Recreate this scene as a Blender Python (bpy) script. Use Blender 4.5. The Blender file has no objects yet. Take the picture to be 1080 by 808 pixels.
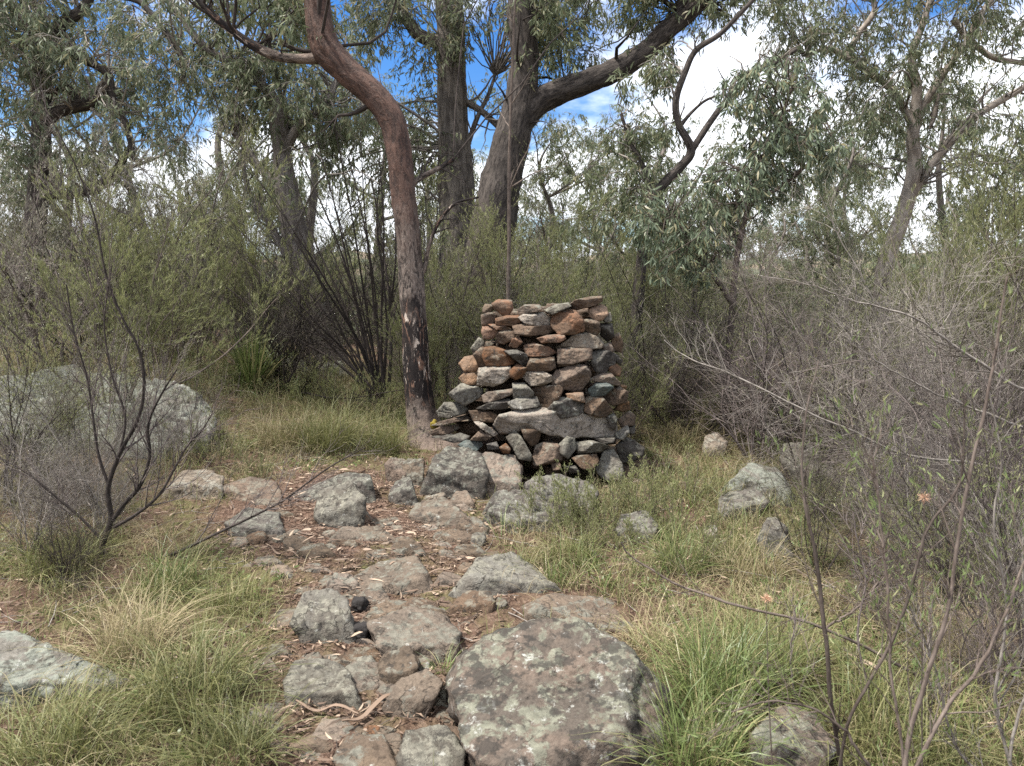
import bpy, math, random
import numpy as np
from mathutils import Vector

S = bpy.context.scene
COL = S.collection
RNG = np.random.default_rng(7)

# ------------------------------------------------------------------ camera geometry
IW, IH, FPX = 1080.0, 808.0, 786.0
HOR = 330.0
CAM = np.array([0.0, 0.0, 1.6])
PITCH = math.atan((IH / 2 - HOR) / FPX)
cp, sp = math.cos(PITCH), math.sin(PITCH)

def ray(px, py):
    u = (np.asarray(px, float) - IW / 2) / FPX
    v = (IH / 2 - np.asarray(py, float)) / FPX
    return np.stack([u, cp + v * sp, -sp + v * cp], -1)

def at(px, py, d):
    r = ray(px, py)
    return CAM + r * (np.asarray(d, float) / r[..., 1])[..., None]

def project(P):
    q = P - CAM
    f = q[..., 1] * cp - q[..., 2] * sp
    u = q[..., 0] / f
    v = (q[..., 1] * sp + q[..., 2] * cp) / f
    return IW / 2 + u * FPX, IH / 2 - v * FPX

# ------------------------------------------------------------------ noise
_perm = np.random.default_rng(3).permutation(256)
_perm = np.concatenate([_perm, _perm, _perm])
_grad = np.random.default_rng(4).normal(size=(256, 3))
_grad /= np.linalg.norm(_grad, axis=1)[:, None]

def perlin(P):
    P = np.asarray(P, float)
    i = np.floor(P).astype(int)
    f = P - i
    i &= 255
    w = f * f * f * (f * (f * 6 - 15) + 10)
    out = 0
    for a in (0, 1):
        for b in (0, 1):
            for c in (0, 1):
                h = _perm[_perm[_perm[(i[..., 0] + a) & 255] + ((i[..., 1] + b) & 255)] + ((i[..., 2] + c) & 255)]
                g = _grad[h]
                d = f - np.array([a, b, c])
                wt = (w[..., 0] if a else 1 - w[..., 0]) * (w[..., 1] if b else 1 - w[..., 1]) * (w[..., 2] if c else 1 - w[..., 2])
                out = out + wt * (g * d).sum(-1)
    return out * 1.6

def fbm(P, o=4, lac=2.1, gain=.5):
    a, s, t = 1.0, 0, 0
    P = np.asarray(P, float)
    for k in range(o):
        s = s + a * perlin(P + 17.3 * k)
        P = P * lac
        t += a
        a *= gain
    return s / t

def ss(x, a, b):
    t = np.clip((x - a) / (b - a), 0, 1)
    return t * t * (3 - 2 * t)

# ------------------------------------------------------------------ terrain height
def H0(x, y):
    z = np.interp(y, [-50, 2.6, 6, 9, 16, 24, 40, 90, 200, 5000],
                  [-.6, 0.0, .2, .42, .7, .5, -1.5, -9, -22, -30])
    ramp = ss(y, 2.2, 8.5)
    xl = np.clip(x, -7, 6)
    z = z + np.where(xl < 0, -.085 * xl, -.055 * xl) * ramp * (1 - ss(y, 20, 45))
    z = z + .35 * np.exp(-((x + 4.6) ** 2 / 5 + (y - 8.8) ** 2 / 4))
    return z

def H(x, y):
    x = np.asarray(x, float)
    y = np.asarray(y, float)
    P = np.stack([x, y, 0 * x], -1)
    near = 1 - ss(np.hypot(x, y), 30, 60)
    z = H0(x, y) + near * (.075 * fbm(P * .9, 3) + .03 * fbm(P * 4.2 + 9, 3))
    far = ss(np.hypot(x, y), 60, 300)
    return z + far * 12 * fbm(P * .006, 4)

def ground(px, py):
    """point of the ground seen at a pixel"""
    px = np.atleast_1d(np.asarray(px, float)); py = np.atleast_1d(np.asarray(py, float))
    r = ray(px, py); r = r / r[:, 1:2]
    ds = np.linspace(1.0, 26, 1000)
    P = CAM + r[:, None, :] * ds[None, :, None]
    hit = P[..., 2] < H(P[..., 0], P[..., 1])
    k = np.where(hit.any(1), hit.argmax(1), len(ds) - 1)
    return P[np.arange(len(px)), k]

# ------------------------------------------------------------------ mesh helpers
def mk(name, V, quads=None, tris=None, mat=None, parent=None, smooth=True, val=None, bc=None, loc=None, mat2=None, split=(0, 0)):
    V = np.asarray(V, np.float32)
    if loc is not None:
        V = V - np.asarray(loc, np.float32)
    me = bpy.data.meshes.new(name)
    nq = 0 if quads is None else len(quads)
    nt = 0 if tris is None else len(tris)
    parts, tot = [], []
    if nq:
        parts.append(np.asarray(quads, np.int32).ravel()); tot.append(np.full(nq, 4, np.int32))
    if nt:
        parts.append(np.asarray(tris, np.int32).ravel()); tot.append(np.full(nt, 3, np.int32))
    loops = np.concatenate(parts); tot = np.concatenate(tot)
    me.vertices.add(len(V)); me.vertices.foreach_set('co', V.ravel())
    me.loops.add(len(loops)); me.loops.foreach_set('vertex_index', loops)
    me.polygons.add(len(tot))
    st = np.concatenate([[0], np.cumsum(tot)[:-1]]).astype(np.int32)
    me.polygons.foreach_set('loop_start', st)
    me.polygons.foreach_set('loop_total', tot)
    me.polygons.foreach_set('use_smooth', np.full(len(tot), smooth))
    if mat is not None:
        me.materials.append(mat)
    if mat2 is not None:              # the last split[0] quads and split[1] tris wear the second material
        me.materials.append(mat2)
        mi = np.zeros(len(tot), np.int32)
        mi[nq - split[0]:nq] = 1
        if split[1]: mi[len(tot) - split[1]:] = 1
        me.polygons.foreach_set('material_index', mi)
    if val is not None:
        a = me.attributes.new('val', 'FLOAT', 'POINT'); a.data.foreach_set('value', np.asarray(val, np.float32).ravel())
    if bc is not None:
        a = me.attributes.new('bc', 'FLOAT_VECTOR', 'POINT'); a.data.foreach_set('vector', np.asarray(bc, np.float32).ravel())
    me.update(calc_edges=True)
    o = bpy.data.objects.new(name, me)
    COL.objects.link(o)
    if parent is not None:
        o.parent = parent
    elif loc is not None:
        o.location = Vector([float(c) for c in loc])
    return o

def tag(o, label=None, cat=None, group=None, kind=None):
    if label: o['label'] = label
    if cat: o['category'] = cat
    if group: o['group'] = group
    if kind: o['kind'] = kind
    return o

def empty(name, loc, label, cat, group=None):
    o = bpy.data.objects.new(name, None)
    o.location = Vector([float(c) for c in loc]); o.empty_display_size = .2
    COL.objects.link(o)
    return tag(o, label, cat, group)

def copy_tree(o, parent=None):
    c = o.copy(); COL.objects.link(c)
    if parent is not None: c.parent = parent
    for ch in o.children:
        copy_tree(ch, c)
    return c

def norm(v):
    return v / np.maximum(np.linalg.norm(v, axis=-1, keepdims=True), 1e-9)

def tubes(P, R, sides=4, rough=0.0, rscale=3.0):
    """P (M,K,3) polylines, R (M,K) radii -> V, quads, bc (straightened coordinates)"""
    M, K, _ = P.shape
    T = norm(np.gradient(P, axis=1))
    mean = norm(P[:, -1] - P[:, 0])
    ref = np.where(np.abs(mean[:, 1:2]) < .8, np.array([[0, 1., 0]]), np.array([[1., 0, 0]]))
    U = norm(np.cross(T, ref[:, None, :]))
    W = np.cross(T, U)
    a = np.arange(sides) / sides * 2 * np.pi
    ca, sa = np.cos(a), np.sin(a)
    L = np.concatenate([np.zeros((M, 1)), np.cumsum(np.linalg.norm(np.diff(P, axis=1), axis=2), axis=1)], 1)
    rr = R[:, :, None] * np.ones(sides)
    bc = np.stack([rr * ca, rr * sa, np.broadcast_to(L[:, :, None], rr.shape)], -1)
    if rough:
        seed = np.arange(M)[:, None, None, None] * 7.7
        q = bc * np.array([rscale, rscale, rscale * .3]) + seed
        n = fbm(q, 3) + .45 * fbm(bc * np.array([rscale * 4, rscale * 4, rscale * .8]) + seed, 2)
        rr = rr * (1 + rough * n)
    V = P[:, :, None, :] + rr[..., None] * (U[:, :, None, :] * ca[:, None] + W[:, :, None, :] * sa[:, None])
    idx = np.arange(M * K * sides).reshape(M, K, sides)
    nx = np.roll(idx, -1, axis=2)
    Q = np.stack([idx[:, :-1], nx[:, :-1], nx[:, 1:], idx[:, 1:]], -1).reshape(-1, 4)
    bc = bc + (np.arange(M) % 50)[:, None, None, None] * np.array([0, 0, 3.1])
    return V.reshape(-1, 3), Q, bc.reshape(-1, 3)

def smooth_path(pts, n):
    """Catmull-Rom through pts (rows: x,y,z,r)"""
    p = np.asarray(pts, float)
    p = np.vstack([2 * p[0] - p[1], p, 2 * p[-1] - p[-2]])
    out = []
    m = len(p) - 3
    for t in np.linspace(0, m - 1e-6, n):
        i = int(t); f = t - i
        a, b, c, d = p[i:i + 4]
        out.append(.5 * (2 * b + (c - a) * f + (2 * a - 5 * b + 4 * c - d) * f * f + (3 * b - a - 3 * c + d) * f ** 3))
    out = np.array(out)
    out[:, 3:] = np.maximum(out[:, 3:], .0008)
    return out

def grow(start, dirn, length, r0, K=6, wander=.25, grav=0., rng=RNG, tip=.15):
    M = len(start)
    P = np.zeros((M, K, 3)); P[:, 0] = start
    d = norm(dirn)
    step = (np.asarray(length) / (K - 1))[:, None] * np.ones((M, 1))
    for k in range(1, K):
        d = norm(d + wander * rng.normal(size=(M, 3)) + np.array([0, 0, grav]))
        P[:, k] = P[:, k - 1] + d * step
    R = np.asarray(r0)[:, None] * np.linspace(1, tip, K)[None, :]
    return P, R

def children(P, R, n, t0, t1, ang, rng=RNG, up=0.):
    """n children per polyline: start points, directions, parent radii"""
    M, K, _ = P.shape
    t = rng.uniform(t0, t1, (M, n)) * (K - 1)
    i = np.minimum(t.astype(int), K - 2); f = (t - i)[..., None]
    m = np.arange(M)[:, None]
    s = P[m, i] * (1 - f) + P[m, i + 1] * f
    tan = norm(P[m, i + 1] - P[m, i])
    r = rng.normal(size=tan.shape)
    perp = norm(r - (r * tan).sum(-1, keepdims=True) * tan)
    a = (np.radians(ang) * rng.uniform(.6, 1.3, (M, n)))[..., None]
    d = norm(tan * np.cos(a) + perp * np.sin(a) + np.array([0, 0, up]))
    rad = R[m, i] * (1 - f[..., 0]) + R[m, i + 1] * f[..., 0]
    return s.reshape(-1, 3), d.reshape(-1, 3), rad.ravel(), (t / (K - 1)).ravel()

def leaves(pos, dirn, L, W, rng=RNG, curve=.18, flat=None):
    """lance shaped curved leaves, 6 vertices each"""
    M = len(pos)
    d = norm(dirn)
    r = rng.normal(size=(M, 3)) if flat is None else flat + .35 * rng.normal(size=(M, 3))
    nrm = norm(r - (r * d).sum(-1, keepdims=True) * d)
    s = np.cross(d, nrm)
    L = np.asarray(L)[:, None]; W = np.asarray(W)[:, None]
    c = (rng.uniform(-1, 1, (M, 1)) * curve) * L
    b = (rng.uniform(-1, 1, (M, 1)) * curve * .6) * L
    p0 = pos
    pa = pos + d * L * .3 + s * c * .6 + nrm * b * .5
    pb = pos + d * L * .68 + s * c * .8 + nrm * b * .6
    p5 = pos + d * L + s * c * .1 - nrm * b * .2
    V = np.stack([p0, pa - s * W * .5, pa + s * W * .5, pb - s * W * .38, pb + s * W * .38, p5], 1).reshape(-1, 3)
    k = np.arange(M)[:, None] * 6
    T = np.concatenate([k + np.array([0, 1, 2]), k + np.array([3, 5, 4])])
    Q = k + np.array([1, 3, 4, 2])
    return V, Q, T, np.repeat(rng.uniform(0, 1, M), 6)

def join(parts):
    """parts: list of (V, Q, T, val) or (V,Q,None,bc)"""
    Vs, Qs, Ts, As, o = [], [], [], [], 0
    for V, Q, T, A in parts:
        Vs.append(V); As.append(A)
        if Q is not None: Qs.append(Q + o)
        if T is not None: Ts.append(T + o)
        o += len(V)
    return (np.concatenate(Vs), np.concatenate(Qs) if Qs else None, np.concatenate(Ts) if Ts else None, np.concatenate(As))

# ------------------------------------------------------------------ materials
class NT:
    def __init__(s, name):
        s.m = bpy.data.materials.new(name); s.m.use_nodes = True
        s.t = s.m.node_tree; s.t.nodes.clear()
        s.out = s.t.nodes.new('ShaderNodeOutputMaterial')
    def n(s, kind, **kw):
        nd = s.t.nodes.new('ShaderNode' + kind)
        for k, v in kw.items():
            if k.startswith('i_'):
                key = k[2:]
                key = int(key) if key.isdigit() else key.replace('_', ' ')
                s.put(nd.inputs[key], v)
            else:
                setattr(nd, k, v)
        return nd
    def put(s, sock, v):
        if isinstance(v, bpy.types.NodeSocket): s.t.links.new(v, sock)
        elif isinstance(v, (tuple, list)) and len(v) == 3 and sock.type == 'RGBA': sock.default_value = (*v, 1)
        elif isinstance(v, float) and sock.type == 'VECTOR': sock.default_value = (v, v, v)
        else: sock.default_value = v
    def noise(s, vec, scale, detail=4, rough=.55, lac=2.0, dist=0.):
        nd = s.n('TexNoise', i_Scale=scale, i_Detail=detail, i_Roughness=rough, i_Lacunarity=lac, i_Distortion=dist)
        if vec is not None: s.put(nd.inputs['Vector'], vec)
        return nd.outputs['Fac']
    def ramp(s, fac, a, b, smooth=True):
        nd = s.n('MapRange', interpolation_type='SMOOTHSTEP' if smooth else 'LINEAR')
        s.put(nd.inputs['Value'], fac); nd.inputs['From Min'].default_value = a; nd.inputs['From Max'].default_value = b
        return nd.outputs[0]
    def mix(s, f, a, b, mode='MIX'):
        nd = s.n('Mix', data_type='RGBA', blend_type=mode)
        s.put(nd.inputs[0], f); s.put(nd.inputs[6], a); s.put(nd.inputs[7], b)
        return nd.outputs[2]
    def math(s, op, a, b=0.0, c=None):
        nd = s.n('Math', operation=op); s.put(nd.inputs[0], a); s.put(nd.inputs[1], b)
        if c is not None: s.put(nd.inputs[2], c)
        return nd.outputs[0]
    def vmul(s, vec, v):
        nd = s.n('VectorMath', operation='MULTIPLY'); s.put(nd.inputs[0], vec); nd.inputs[1].default_value = v
        return nd.outputs[0]
    def vadd(s, a, b):
        nd = s.n('VectorMath', operation='ADD'); s.put(nd.inputs[0], a); s.put(nd.inputs[1], b)
        return nd.outputs[0]
    def attr(s, name): return s.n('Attribute', attribute_name=name)
    def bump(s, h, strength, dist):
        nd = s.n('Bump', i_Strength=strength, i_Distance=dist); s.put(nd.inputs['Height'], h)
        return nd.outputs[0]
    def finish(s, col, rough=.85, bump=None, trans=0., spec=.3, tcol=None):
        p = s.n('BsdfPrincipled'); s.put(p.inputs['Base Color'], col); s.put(p.inputs['Roughness'], rough)
        p.inputs['Specular IOR Level'].default_value = spec
        if bump is not None: s.put(p.inputs['Normal'], bump)
        sh = p.outputs[0]
        if trans:
            t = s.n('BsdfTranslucent'); s.put(t.inputs['Color'], tcol if tcol is not None else col)
            mx = s.n('MixShader'); mx.inputs[0].default_value = trans
            s.t.links.new(sh, mx.inputs[1]); s.t.links.new(t.outputs[0], mx.inputs[2]); sh = mx.outputs[0]
        s.t.links.new(sh, s.out.inputs['Surface'])
        return s.m

def rock_mat(name, base, second, lichen=.5, lcol=(.34, .35, .30), scale=1.0, dark=.25, white=0.3, lscale=7.):
    t = NT(name)
    co = t.n('TexCoord').outputs['Object']
    rnd = t.n('ObjectInfo').outputs['Random']
    off = t.math('MULTIPLY', rnd, 40.)
    v = t.vadd(co, off)
    big = t.noise(v, 5 * scale, 5, .6)
    fine = t.noise(v, 60 * scale, 5, .7)
    mid = t.noise(v, 22 * scale, 4, .6)
    c = t.mix(t.ramp(big, .38, .62), base, second)
    c = t.mix(t.ramp(mid, .52, .7), c, tuple(x * .62 for x in second))
    g = t.ramp(fine, .35, .68)
    sc = t.n('HueSaturation', i_Color=c, i_Value=t.math('MULTIPLY_ADD', g, .38, .8))
    c = sc.outputs[0]
    sc = t.n('HueSaturation', i_Color=c, i_Value=t.math('MULTIPLY_ADD', rnd, .45, .78), i_Saturation=t.math('MULTIPLY_ADD', rnd, -.3, 1.1))
    c = sc.outputs[0]
    # lichen: crusty patches with ragged rims, more on faces that look up
    nz = t.n('SeparateXYZ', i_0=t.n('NewGeometry').outputs['Normal']).outputs[2]
    pn = t.noise(t.vadd(v, 11.), lscale * scale, 9, .68, dist=.4)
    up = t.math('MULTIPLY_ADD', nz, .07, pn)
    lo = .66 - .2 * lichen
    m1 = t.ramp(up, lo, lo + .05)
    lc = t.mix(t.ramp(t.noise(v, 30 * scale, 4), .35, .65), lcol, tuple(x * .6 for x in lcol))
    brk = t.ramp(t.noise(t.vadd(v, 23.), 24 * scale, 6, .75), .36, .52)
    c = t.mix(t.math('MULTIPLY', t.math('MULTIPLY', m1, .9), brk), c, lc)
    pn2 = t.noise(t.vadd(v, 31.), 13 * scale, 9, .76, dist=.3)
    m2 = t.ramp(pn2, .64 - .1 * white, .71 - .1 * white)
    c = t.mix(t.math('MULTIPLY', m2, .75), c, (.40, .40, .36))
    pn3 = t.noise(t.vadd(v, 57.), 11 * scale, 8, .68)
    m3 = t.ramp(pn3, .62 - .1 * dark, .68 - .1 * dark)
    c = t.mix(t.math('MULTIPLY', m3, .75), c, (.035, .032, .028))
    h = t.math('MULTIPLY_ADD', t.noise(v, 26 * scale, 8, .72), .7, t.math('MULTIPLY', m1, .05))
    h = t.math('MULTIPLY_ADD', t.noise(v, 7 * scale, 6, .6, dist=.5), 1.6, h)
    ridge = t.math('ABSOLUTE', t.math('SUBTRACT', t.noise(t.vadd(v, 71.), 2.6 * scale, 5, .55, dist=.3), .5))
    crack = t.math('MAXIMUM', t.ramp(ridge, 0.0, .012), t.ramp(t.noise(t.vadd(v, 83.), 3.5 * scale, 3), .47, .53))
    h = t.math('ADD', h, t.math('MULTIPLY', crack, .25))
    c = t.mix(t.math('MULTIPLY', crack, 1.0), t.mix(.6, c, (.03, .025, .02)), c)
    return t.finish(c, .92, t.bump(h, .85, .024 / scale ** .5), spec=.2)

R_RUST = rock_mat('rock_rust', (.18, .094, .052), (.12, .077, .05), .25, lcol=(.2,.17,.13), white=.1, dark=.35, scale=1.6)
R_BROWN = rock_mat('rock_brown', (.145, .10, .068), (.095, .068, .049), .45, lcol=(.20, .18, .14), white=.2, scale=1.5, dark=.4)
R_GREY = rock_mat('rock_grey', (.155, .145, .12), (.105, .092, .074), .6, lcol=(.225, .212, .168), scale=1.4, dark=.6, white=.4)
R_PALE = rock_mat('rock_pale', (.26, .22, .175), (.18, .145, .11), .5, lcol=(.28, .265, .22), scale=1.5, dark=.3)
R_ORANGE = rock_mat('rock_orange', (.24, .142, .078), (.165, .108, .068), .2, lcol=(.25,.2,.15), white=.1, dark=.25, scale=1.6)
R_DARK = rock_mat('rock_dark', (0.083, 0.075, 0.064), (0.053, 0.045, 0.038), .6, lcol=(0.143, 0.135, 0.112), scale=1.5, dark=.5)
R_TEAL = rock_mat('rock_teal', (.095, .115, .105), (.08, .085, .075), .4, lcol=(.18, .19, .17), scale=1.5, dark=.4)
R_BOULDER = rock_mat('rock_boulder', (.135, .102, .078), (.085, .07, .056), .58, lcol=(.205, .205, .155), scale=1.0, dark=1.0, white=.75, lscale=7)
R_LICHEN = rock_mat('rock_lichen', (.115, .10, .084), (.08, .07, .06), .72, lcol=(.19, .185, .15), scale=1.7, dark=1.0, white=.55)
R_PINK = rock_mat('rock_pink', (.168, .127, .092), (.125, .095, .071), .45, lcol=(.19, .185, .15), scale=1.2, dark=.5, white=.4)
R_PATH = rock_mat('rock_path', (.145, .111, .08), (.103, .079, .058), .5, lcol=(.185, .175, .14), scale=1.2, dark=.45, white=.35)
R_OUT = rock_mat('rock_outcrop', (0.170, 0.157, 0.132), (0.119, 0.106, 0.085), .9, lcol=(0.230, 0.242, 0.200), scale=.9, dark=.5, white=.7)
RM = dict(r=R_RUST, b=R_BROWN, g=R_GREY, p=R_PALE, o=R_ORANGE, k=R_DARK, t=R_TEAL, B=R_BOULDER, l=R_LICHEN, P=R_PINK, m=R_PATH, O=R_OUT)

def leaf_mat(name, a, b, c, trans=.3, rough=.55, spec=.35):
    t = NT(name)
    v = t.attr('val').outputs['Fac']
    rnd = t.n('ObjectInfo').outputs['Random']
    col = t.mix(t.ramp(v, 0., .6, False), a, b)
    col = t.mix(t.ramp(v, .74, .95, False), col, c)
    h = t.n('HueSaturation', i_Color=col, i_Value=t.math('MULTIPLY_ADD', rnd, .35, .82))
    return t.finish(h.outputs[0], rough, None, trans, spec)

L_GUM = leaf_mat('gum_leaf', (.105, .13, .068), (.17, .195, .11), (.24, .215, .125), trans=.45)
L_GUMD = leaf_mat('gum_leaf_dark', (.09, .112, .065), (.14, .165, .10), (.2, .185, .11), trans=.4)
L_BLUE = leaf_mat('gum_leaf_blue', (.115, .15, .09), (.20, .245, .155), (.27, .24, .13), rough=.4)
L_FINE = leaf_mat('fine_leaf', (.165, .185, .075), (.25, .265, .115), (.31, .29, .16), trans=.45)
L_GREY = leaf_mat('grey_leaf', (.16, .16, .115), (.225, .215, .16), (.27, .24, .18))
L_FRESH = leaf_mat('fresh_leaf', (.11, .15, .05), (.17, .22, .08), (.27, .27, .13), trans=.4)
L_GRASS = leaf_mat('grass_blade', (.095, .11, .037), (.185, .185, .072), (.36, .30, .17), trans=.3)
L_STRAW = leaf_mat('straw_blade', (.24, .20, .11), (.33, .27, .16), (.16, .17, .06), trans=.3)
L_MAT = leaf_mat('tussock_blade', (.085, .12, .038), (.16, .20, .066), (.34, .30, .15), trans=.3, rough=.4)
L_LITTER = leaf_mat('dry_leaf', (.10, .063, .043), (.185, .125, .088), (.41, .31, .225), trans=.1, rough=.7)
L_PINKF = leaf_mat('dry_flower', (.50, .30, .20), (.58, .38, .26), (.62, .45, .32))

def bark_mat(name, a, b, c, zs=.22, sc=16, bump=1., dist=.02):
    t = NT(name)
    v = t.vmul(t.attr('bc').outputs['Vector'], (1, 1, zs))
    n1 = t.noise(v, sc, 7, .65, dist=.6)
    n2 = t.noise(v, sc * 4, 5, .7)
    n3 = t.noise(t.attr('bc').outputs['Vector'], 2.5, 3)
    col = t.mix(t.ramp(n1, .4, .6), a, b)
    col = t.mix(t.math('MULTIPLY', t.ramp(n2, .5, .66), .55), col, c)
    col = t.mix(t.math('MULTIPLY', t.ramp(n3, .45, .7), .5), col, tuple(x * .6 for x in b))
    h = t.math('MULTIPLY_ADD', n1, 1., t.math('MULTIPLY', n2, .35))
    col = t.n('HueSaturation', i_Color=col, i_Value=t.math('MULTIPLY_ADD', t.n('ObjectInfo').outputs['Random'], .7, .65)).outputs[0] if name.startswith('twig') else col
    return t.finish(col, .9, t.bump(h, bump, dist), spec=.15)

B_ROUGH = bark_mat('bark_rough', (.055, .047, .04), (.15, .13, .11), (.19, .17, .145), sc=20)
B_DARK = bark_mat('bark_dark', (.028, .024, .022), (.085, .072, .063), (.14, .12, .105), sc=24)
B_PALE = bark_mat('bark_pale', (.17, .14, .115), (.30, .26, .22), (.36, .32, .28), sc=10, zs=.4, bump=.5)
B_STRING = bark_mat('bark_stringy', (.11, .095, .082), (.21, .185, .165), (.28, .25, .225), sc=22, zs=.12)
T_DARK = bark_mat('twig_dark', (.022, .018, .016), (.05, .04, .035), (.10, .085, .075), sc=60, bump=.3, dist=.003)
T_GREY = bark_mat('twig_grey', (.125, .11, .095), (.255, .228, .20), (.40, .37, .335), sc=60, bump=.3, dist=.003)
T_BROWN = bark_mat('twig_brown', (.075, .058, .048), (.14, .112, .094), (.21, .175, .15), sc=60, bump=.3, dist=.003)
T_PURP = bark_mat('twig_purple', (.09, .072, .066), (.17, .14, .128), (.26, .225, .205), sc=60, bump=.3, dist=.003)

def crooked_bark():
    t = NT('bark_crooked')
    bc = t.attr('bc').outputs['Vector']
    s = t.n('SeparateXYZ', i_0=bc).outputs[2]
    wob = t.math('MULTIPLY_ADD', t.noise(bc, 3.5, 4), 1.1, t.math('ADD', s, -.55))
    up = t.ramp(wob, 1.7, 2.8)        # 0 = flaky foot, 1 = smooth red-brown upper stem
    vs = t.vmul(bc, (1, 1, .3))
    n1 = t.noise(vs, 22, 7, .68, dist=.8)
    n2 = t.noise(vs, 70, 5, .7)
    flake = t.mix(t.ramp(n1, .44, .54), (.03, .024, .021), (.14, .11, .092))
    flake = t.mix(t.math('MULTIPLY', t.ramp(n2, .5, .62), .6), flake, (.30, .25, .21))
    # charred band with cream and rust flakes
    cz = t.math('MULTIPLY', t.ramp(wob, .35, .55), t.math('SUBTRACT', 1., t.ramp(wob, 1.2, 1.5)))
    ch = t.mix(t.ramp(t.noise(vs, 18, 6, .7, dist=1.), .53, .62), (.018, .014, .013), (.17, .10, .07))
    ch = t.mix(t.ramp(t.noise(t.vadd(vs, 9.), 15, 6, .7, dist=1.), .58, .61), ch, (.50, .42, .35))
    cm = t.math('MULTIPLY', cz, t.ramp(t.noise(vs, 5, 5, .6, dist=.5), .28, .4))
    flake = t.mix(cm, flake, ch)
    foot = t.math('SUBTRACT', 1., t.ramp(wob, .25, .5))
    flake = t.mix(t.math('MULTIPLY', foot, t.ramp(t.noise(bc, 6, 4), .42, .55)), flake, t.mix(n1, (.15, .115, .09), (.26, .20, .165)))
    vr = t.vmul(bc, (1.4, 1.4, .55))
    n3 = t.noise(vr, 16, 7, .7, dist=.7)
    n4 = t.noise(bc, 60, 5, .6)
    sm = t.mix(t.ramp(n3, .38, .62), (.04, .024, .019), (.12, .068, .05))
    sm = t.mix(t.math('MULTIPLY', t.ramp(n4, .5, .7), .4), sm, (.21, .145, .11))
    col = t.mix(up, flake, sm)
    h = t.mix(up, n1, t.math('MULTIPLY_ADD', n3, .8, t.math('MULTIPLY', n4, .12)))
    return t.finish(col, t.math('MULTIPLY_ADD', up, -.25, .92), t.bump(h, .9, .03), spec=.25)
B_CROOK = crooked_bark()

def ground_mat():
    t = NT('bush_ground')
    co = t.n('TexCoord').outputs['Object']
    big = t.noise(co, .9, 5, .6)
    mid = t.noise(co, 9, 6, .7)
    fine = t.noise(co, 55, 6, .75)
    chips = t.n('TexVoronoi', i_Scale=60., i_Randomness=1.)
    wv = t.vadd(co, t.n('TexNoise', i_Scale=14., i_Detail=3.).outputs['Color'])
    t.put(chips.inputs['Vector'], wv)
    c = t.mix(t.ramp(mid, .35, .65), (.075, .047, .034), (.145, .092, .066))
    c = t.mix(t.ramp(fine, .5, .72), c, (.23, .155, .11))
    c = t.mix(t.math('MULTIPLY', t.ramp(chips.outputs['Color'], .55, .9), .45), c, (.27, .19, .145))
    g = t.ramp(big, .46, .60)
    c = t.mix(t.math('MULTIPLY', g, t.ramp(mid, .35, .6)), c, (.12, .12, .05))
    d = t.n('VectorMath', operation='LENGTH'); t.put(d.inputs[0], co)
    farm = t.ramp(d.outputs['Value'], 18., 60.)
    c = t.mix(farm, c, t.mix(big, (.13, .12, .06), (.20, .165, .11)))
    h = t.math('MULTIPLY_ADD', fine, .6, t.math('MULTIPLY', chips.outputs['Distance'], .5))
    return t.finish(c, .95, t.bump(h, 1., .03), spec=.1)
M_GROUND = ground_mat()

def char_mat():
    t = NT('charred_wood')
    co = t.n('TexCoord').outputs['Object']
    n = t.noise(co, 40, 5, .7)
    return t.finish(t.mix(n, (.008, .007, .007), (.035, .03, .027)), .8, t.bump(n, .8, .01), spec=.3)
M_CHAR = char_mat()
def moss_mat():
    t = NT('yellow_moss')
    co = t.n('TexCoord').outputs['Object']
    n = t.noise(co, 60, 5, .7)
    return t.finish(t.mix(n, (.10, .075, .012), (.26, .20, .03)), .95, t.bump(n, 1., .01))
M_MOSS = moss_mat()

# ------------------------------------------------------------------ icosphere directions
import bmesh
_ico = {}
def ico(sub):
    if sub not in _ico:
        bm = bmesh.new(); bmesh.ops.create_icosphere(bm, subdivisions=sub, radius=1.)
        V = np.array([v.co[:] for v in bm.verts]); F = np.array([[v.index for v in f.verts] for f in bm.faces])
        bm.free(); _ico[sub] = (norm(V), F)
    return _ico[sub]

def hull_rock(N, Hh, centre, ext, sub=4, p=22, rough=.035, rng=RNG, strata=None):
    """rock bounded by planes N.x <= Hh (relative to centre); ext = half extents used to spread the samples"""
    D, F = ico(sub)
    d = D * ext                       # directions stretched
    den = np.maximum(d @ N.T, 1e-6) / np.maximum(Hh, 1e-3)
    r = (den ** p).sum(1) ** (-1. / p)
    V = d * r[:, None]
    s = float(np.cbrt(np.prod(ext)))
    seed = rng.uniform(0, 90, 3)
    nn = norm(V)
    q = V / s
    n = fbm(q * 1.3 + seed, 3) * 1.1 + fbm(q * 4.5 + seed, 4) * .75 + np.abs(fbm(q * 9 + seed, 3)) * -.5
    n = n + np.round(fbm(q * 2.1 + seed + 5, 2) * 3) * .3 + np.round(fbm(q * 5 + seed + 8, 2) * 3) * .13
    V = V + nn * (n * rough * s * 2)[:, None]
    if strata is not None:            # layered ledges on the sides
        V = V + nn * (np.abs(perlin(q * np.array([1, 1, strata]) + seed)) * -rough * s * 1.5)[:, None]
    return V + centre, F

def poly_planes(poly, d, tilt=0.):
    """planes through the eye and each edge of a pixel polygon, as (point, outward normal)"""
    P = at(np.array([a for a, b in poly], float), np.array([b for a, b in poly], float), d)
    c = P.mean(0)
    out = []
    m = len(P)
    for i in range(m):
        a, b = P[i], P[(i + 1) % m]
        n = np.cross(a - CAM, b - a); n = n / max(np.linalg.norm(n), 1e-9)
        if n @ (c - a) > 0: n = -n
        out.append((a, n))
    return P, c, out

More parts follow.
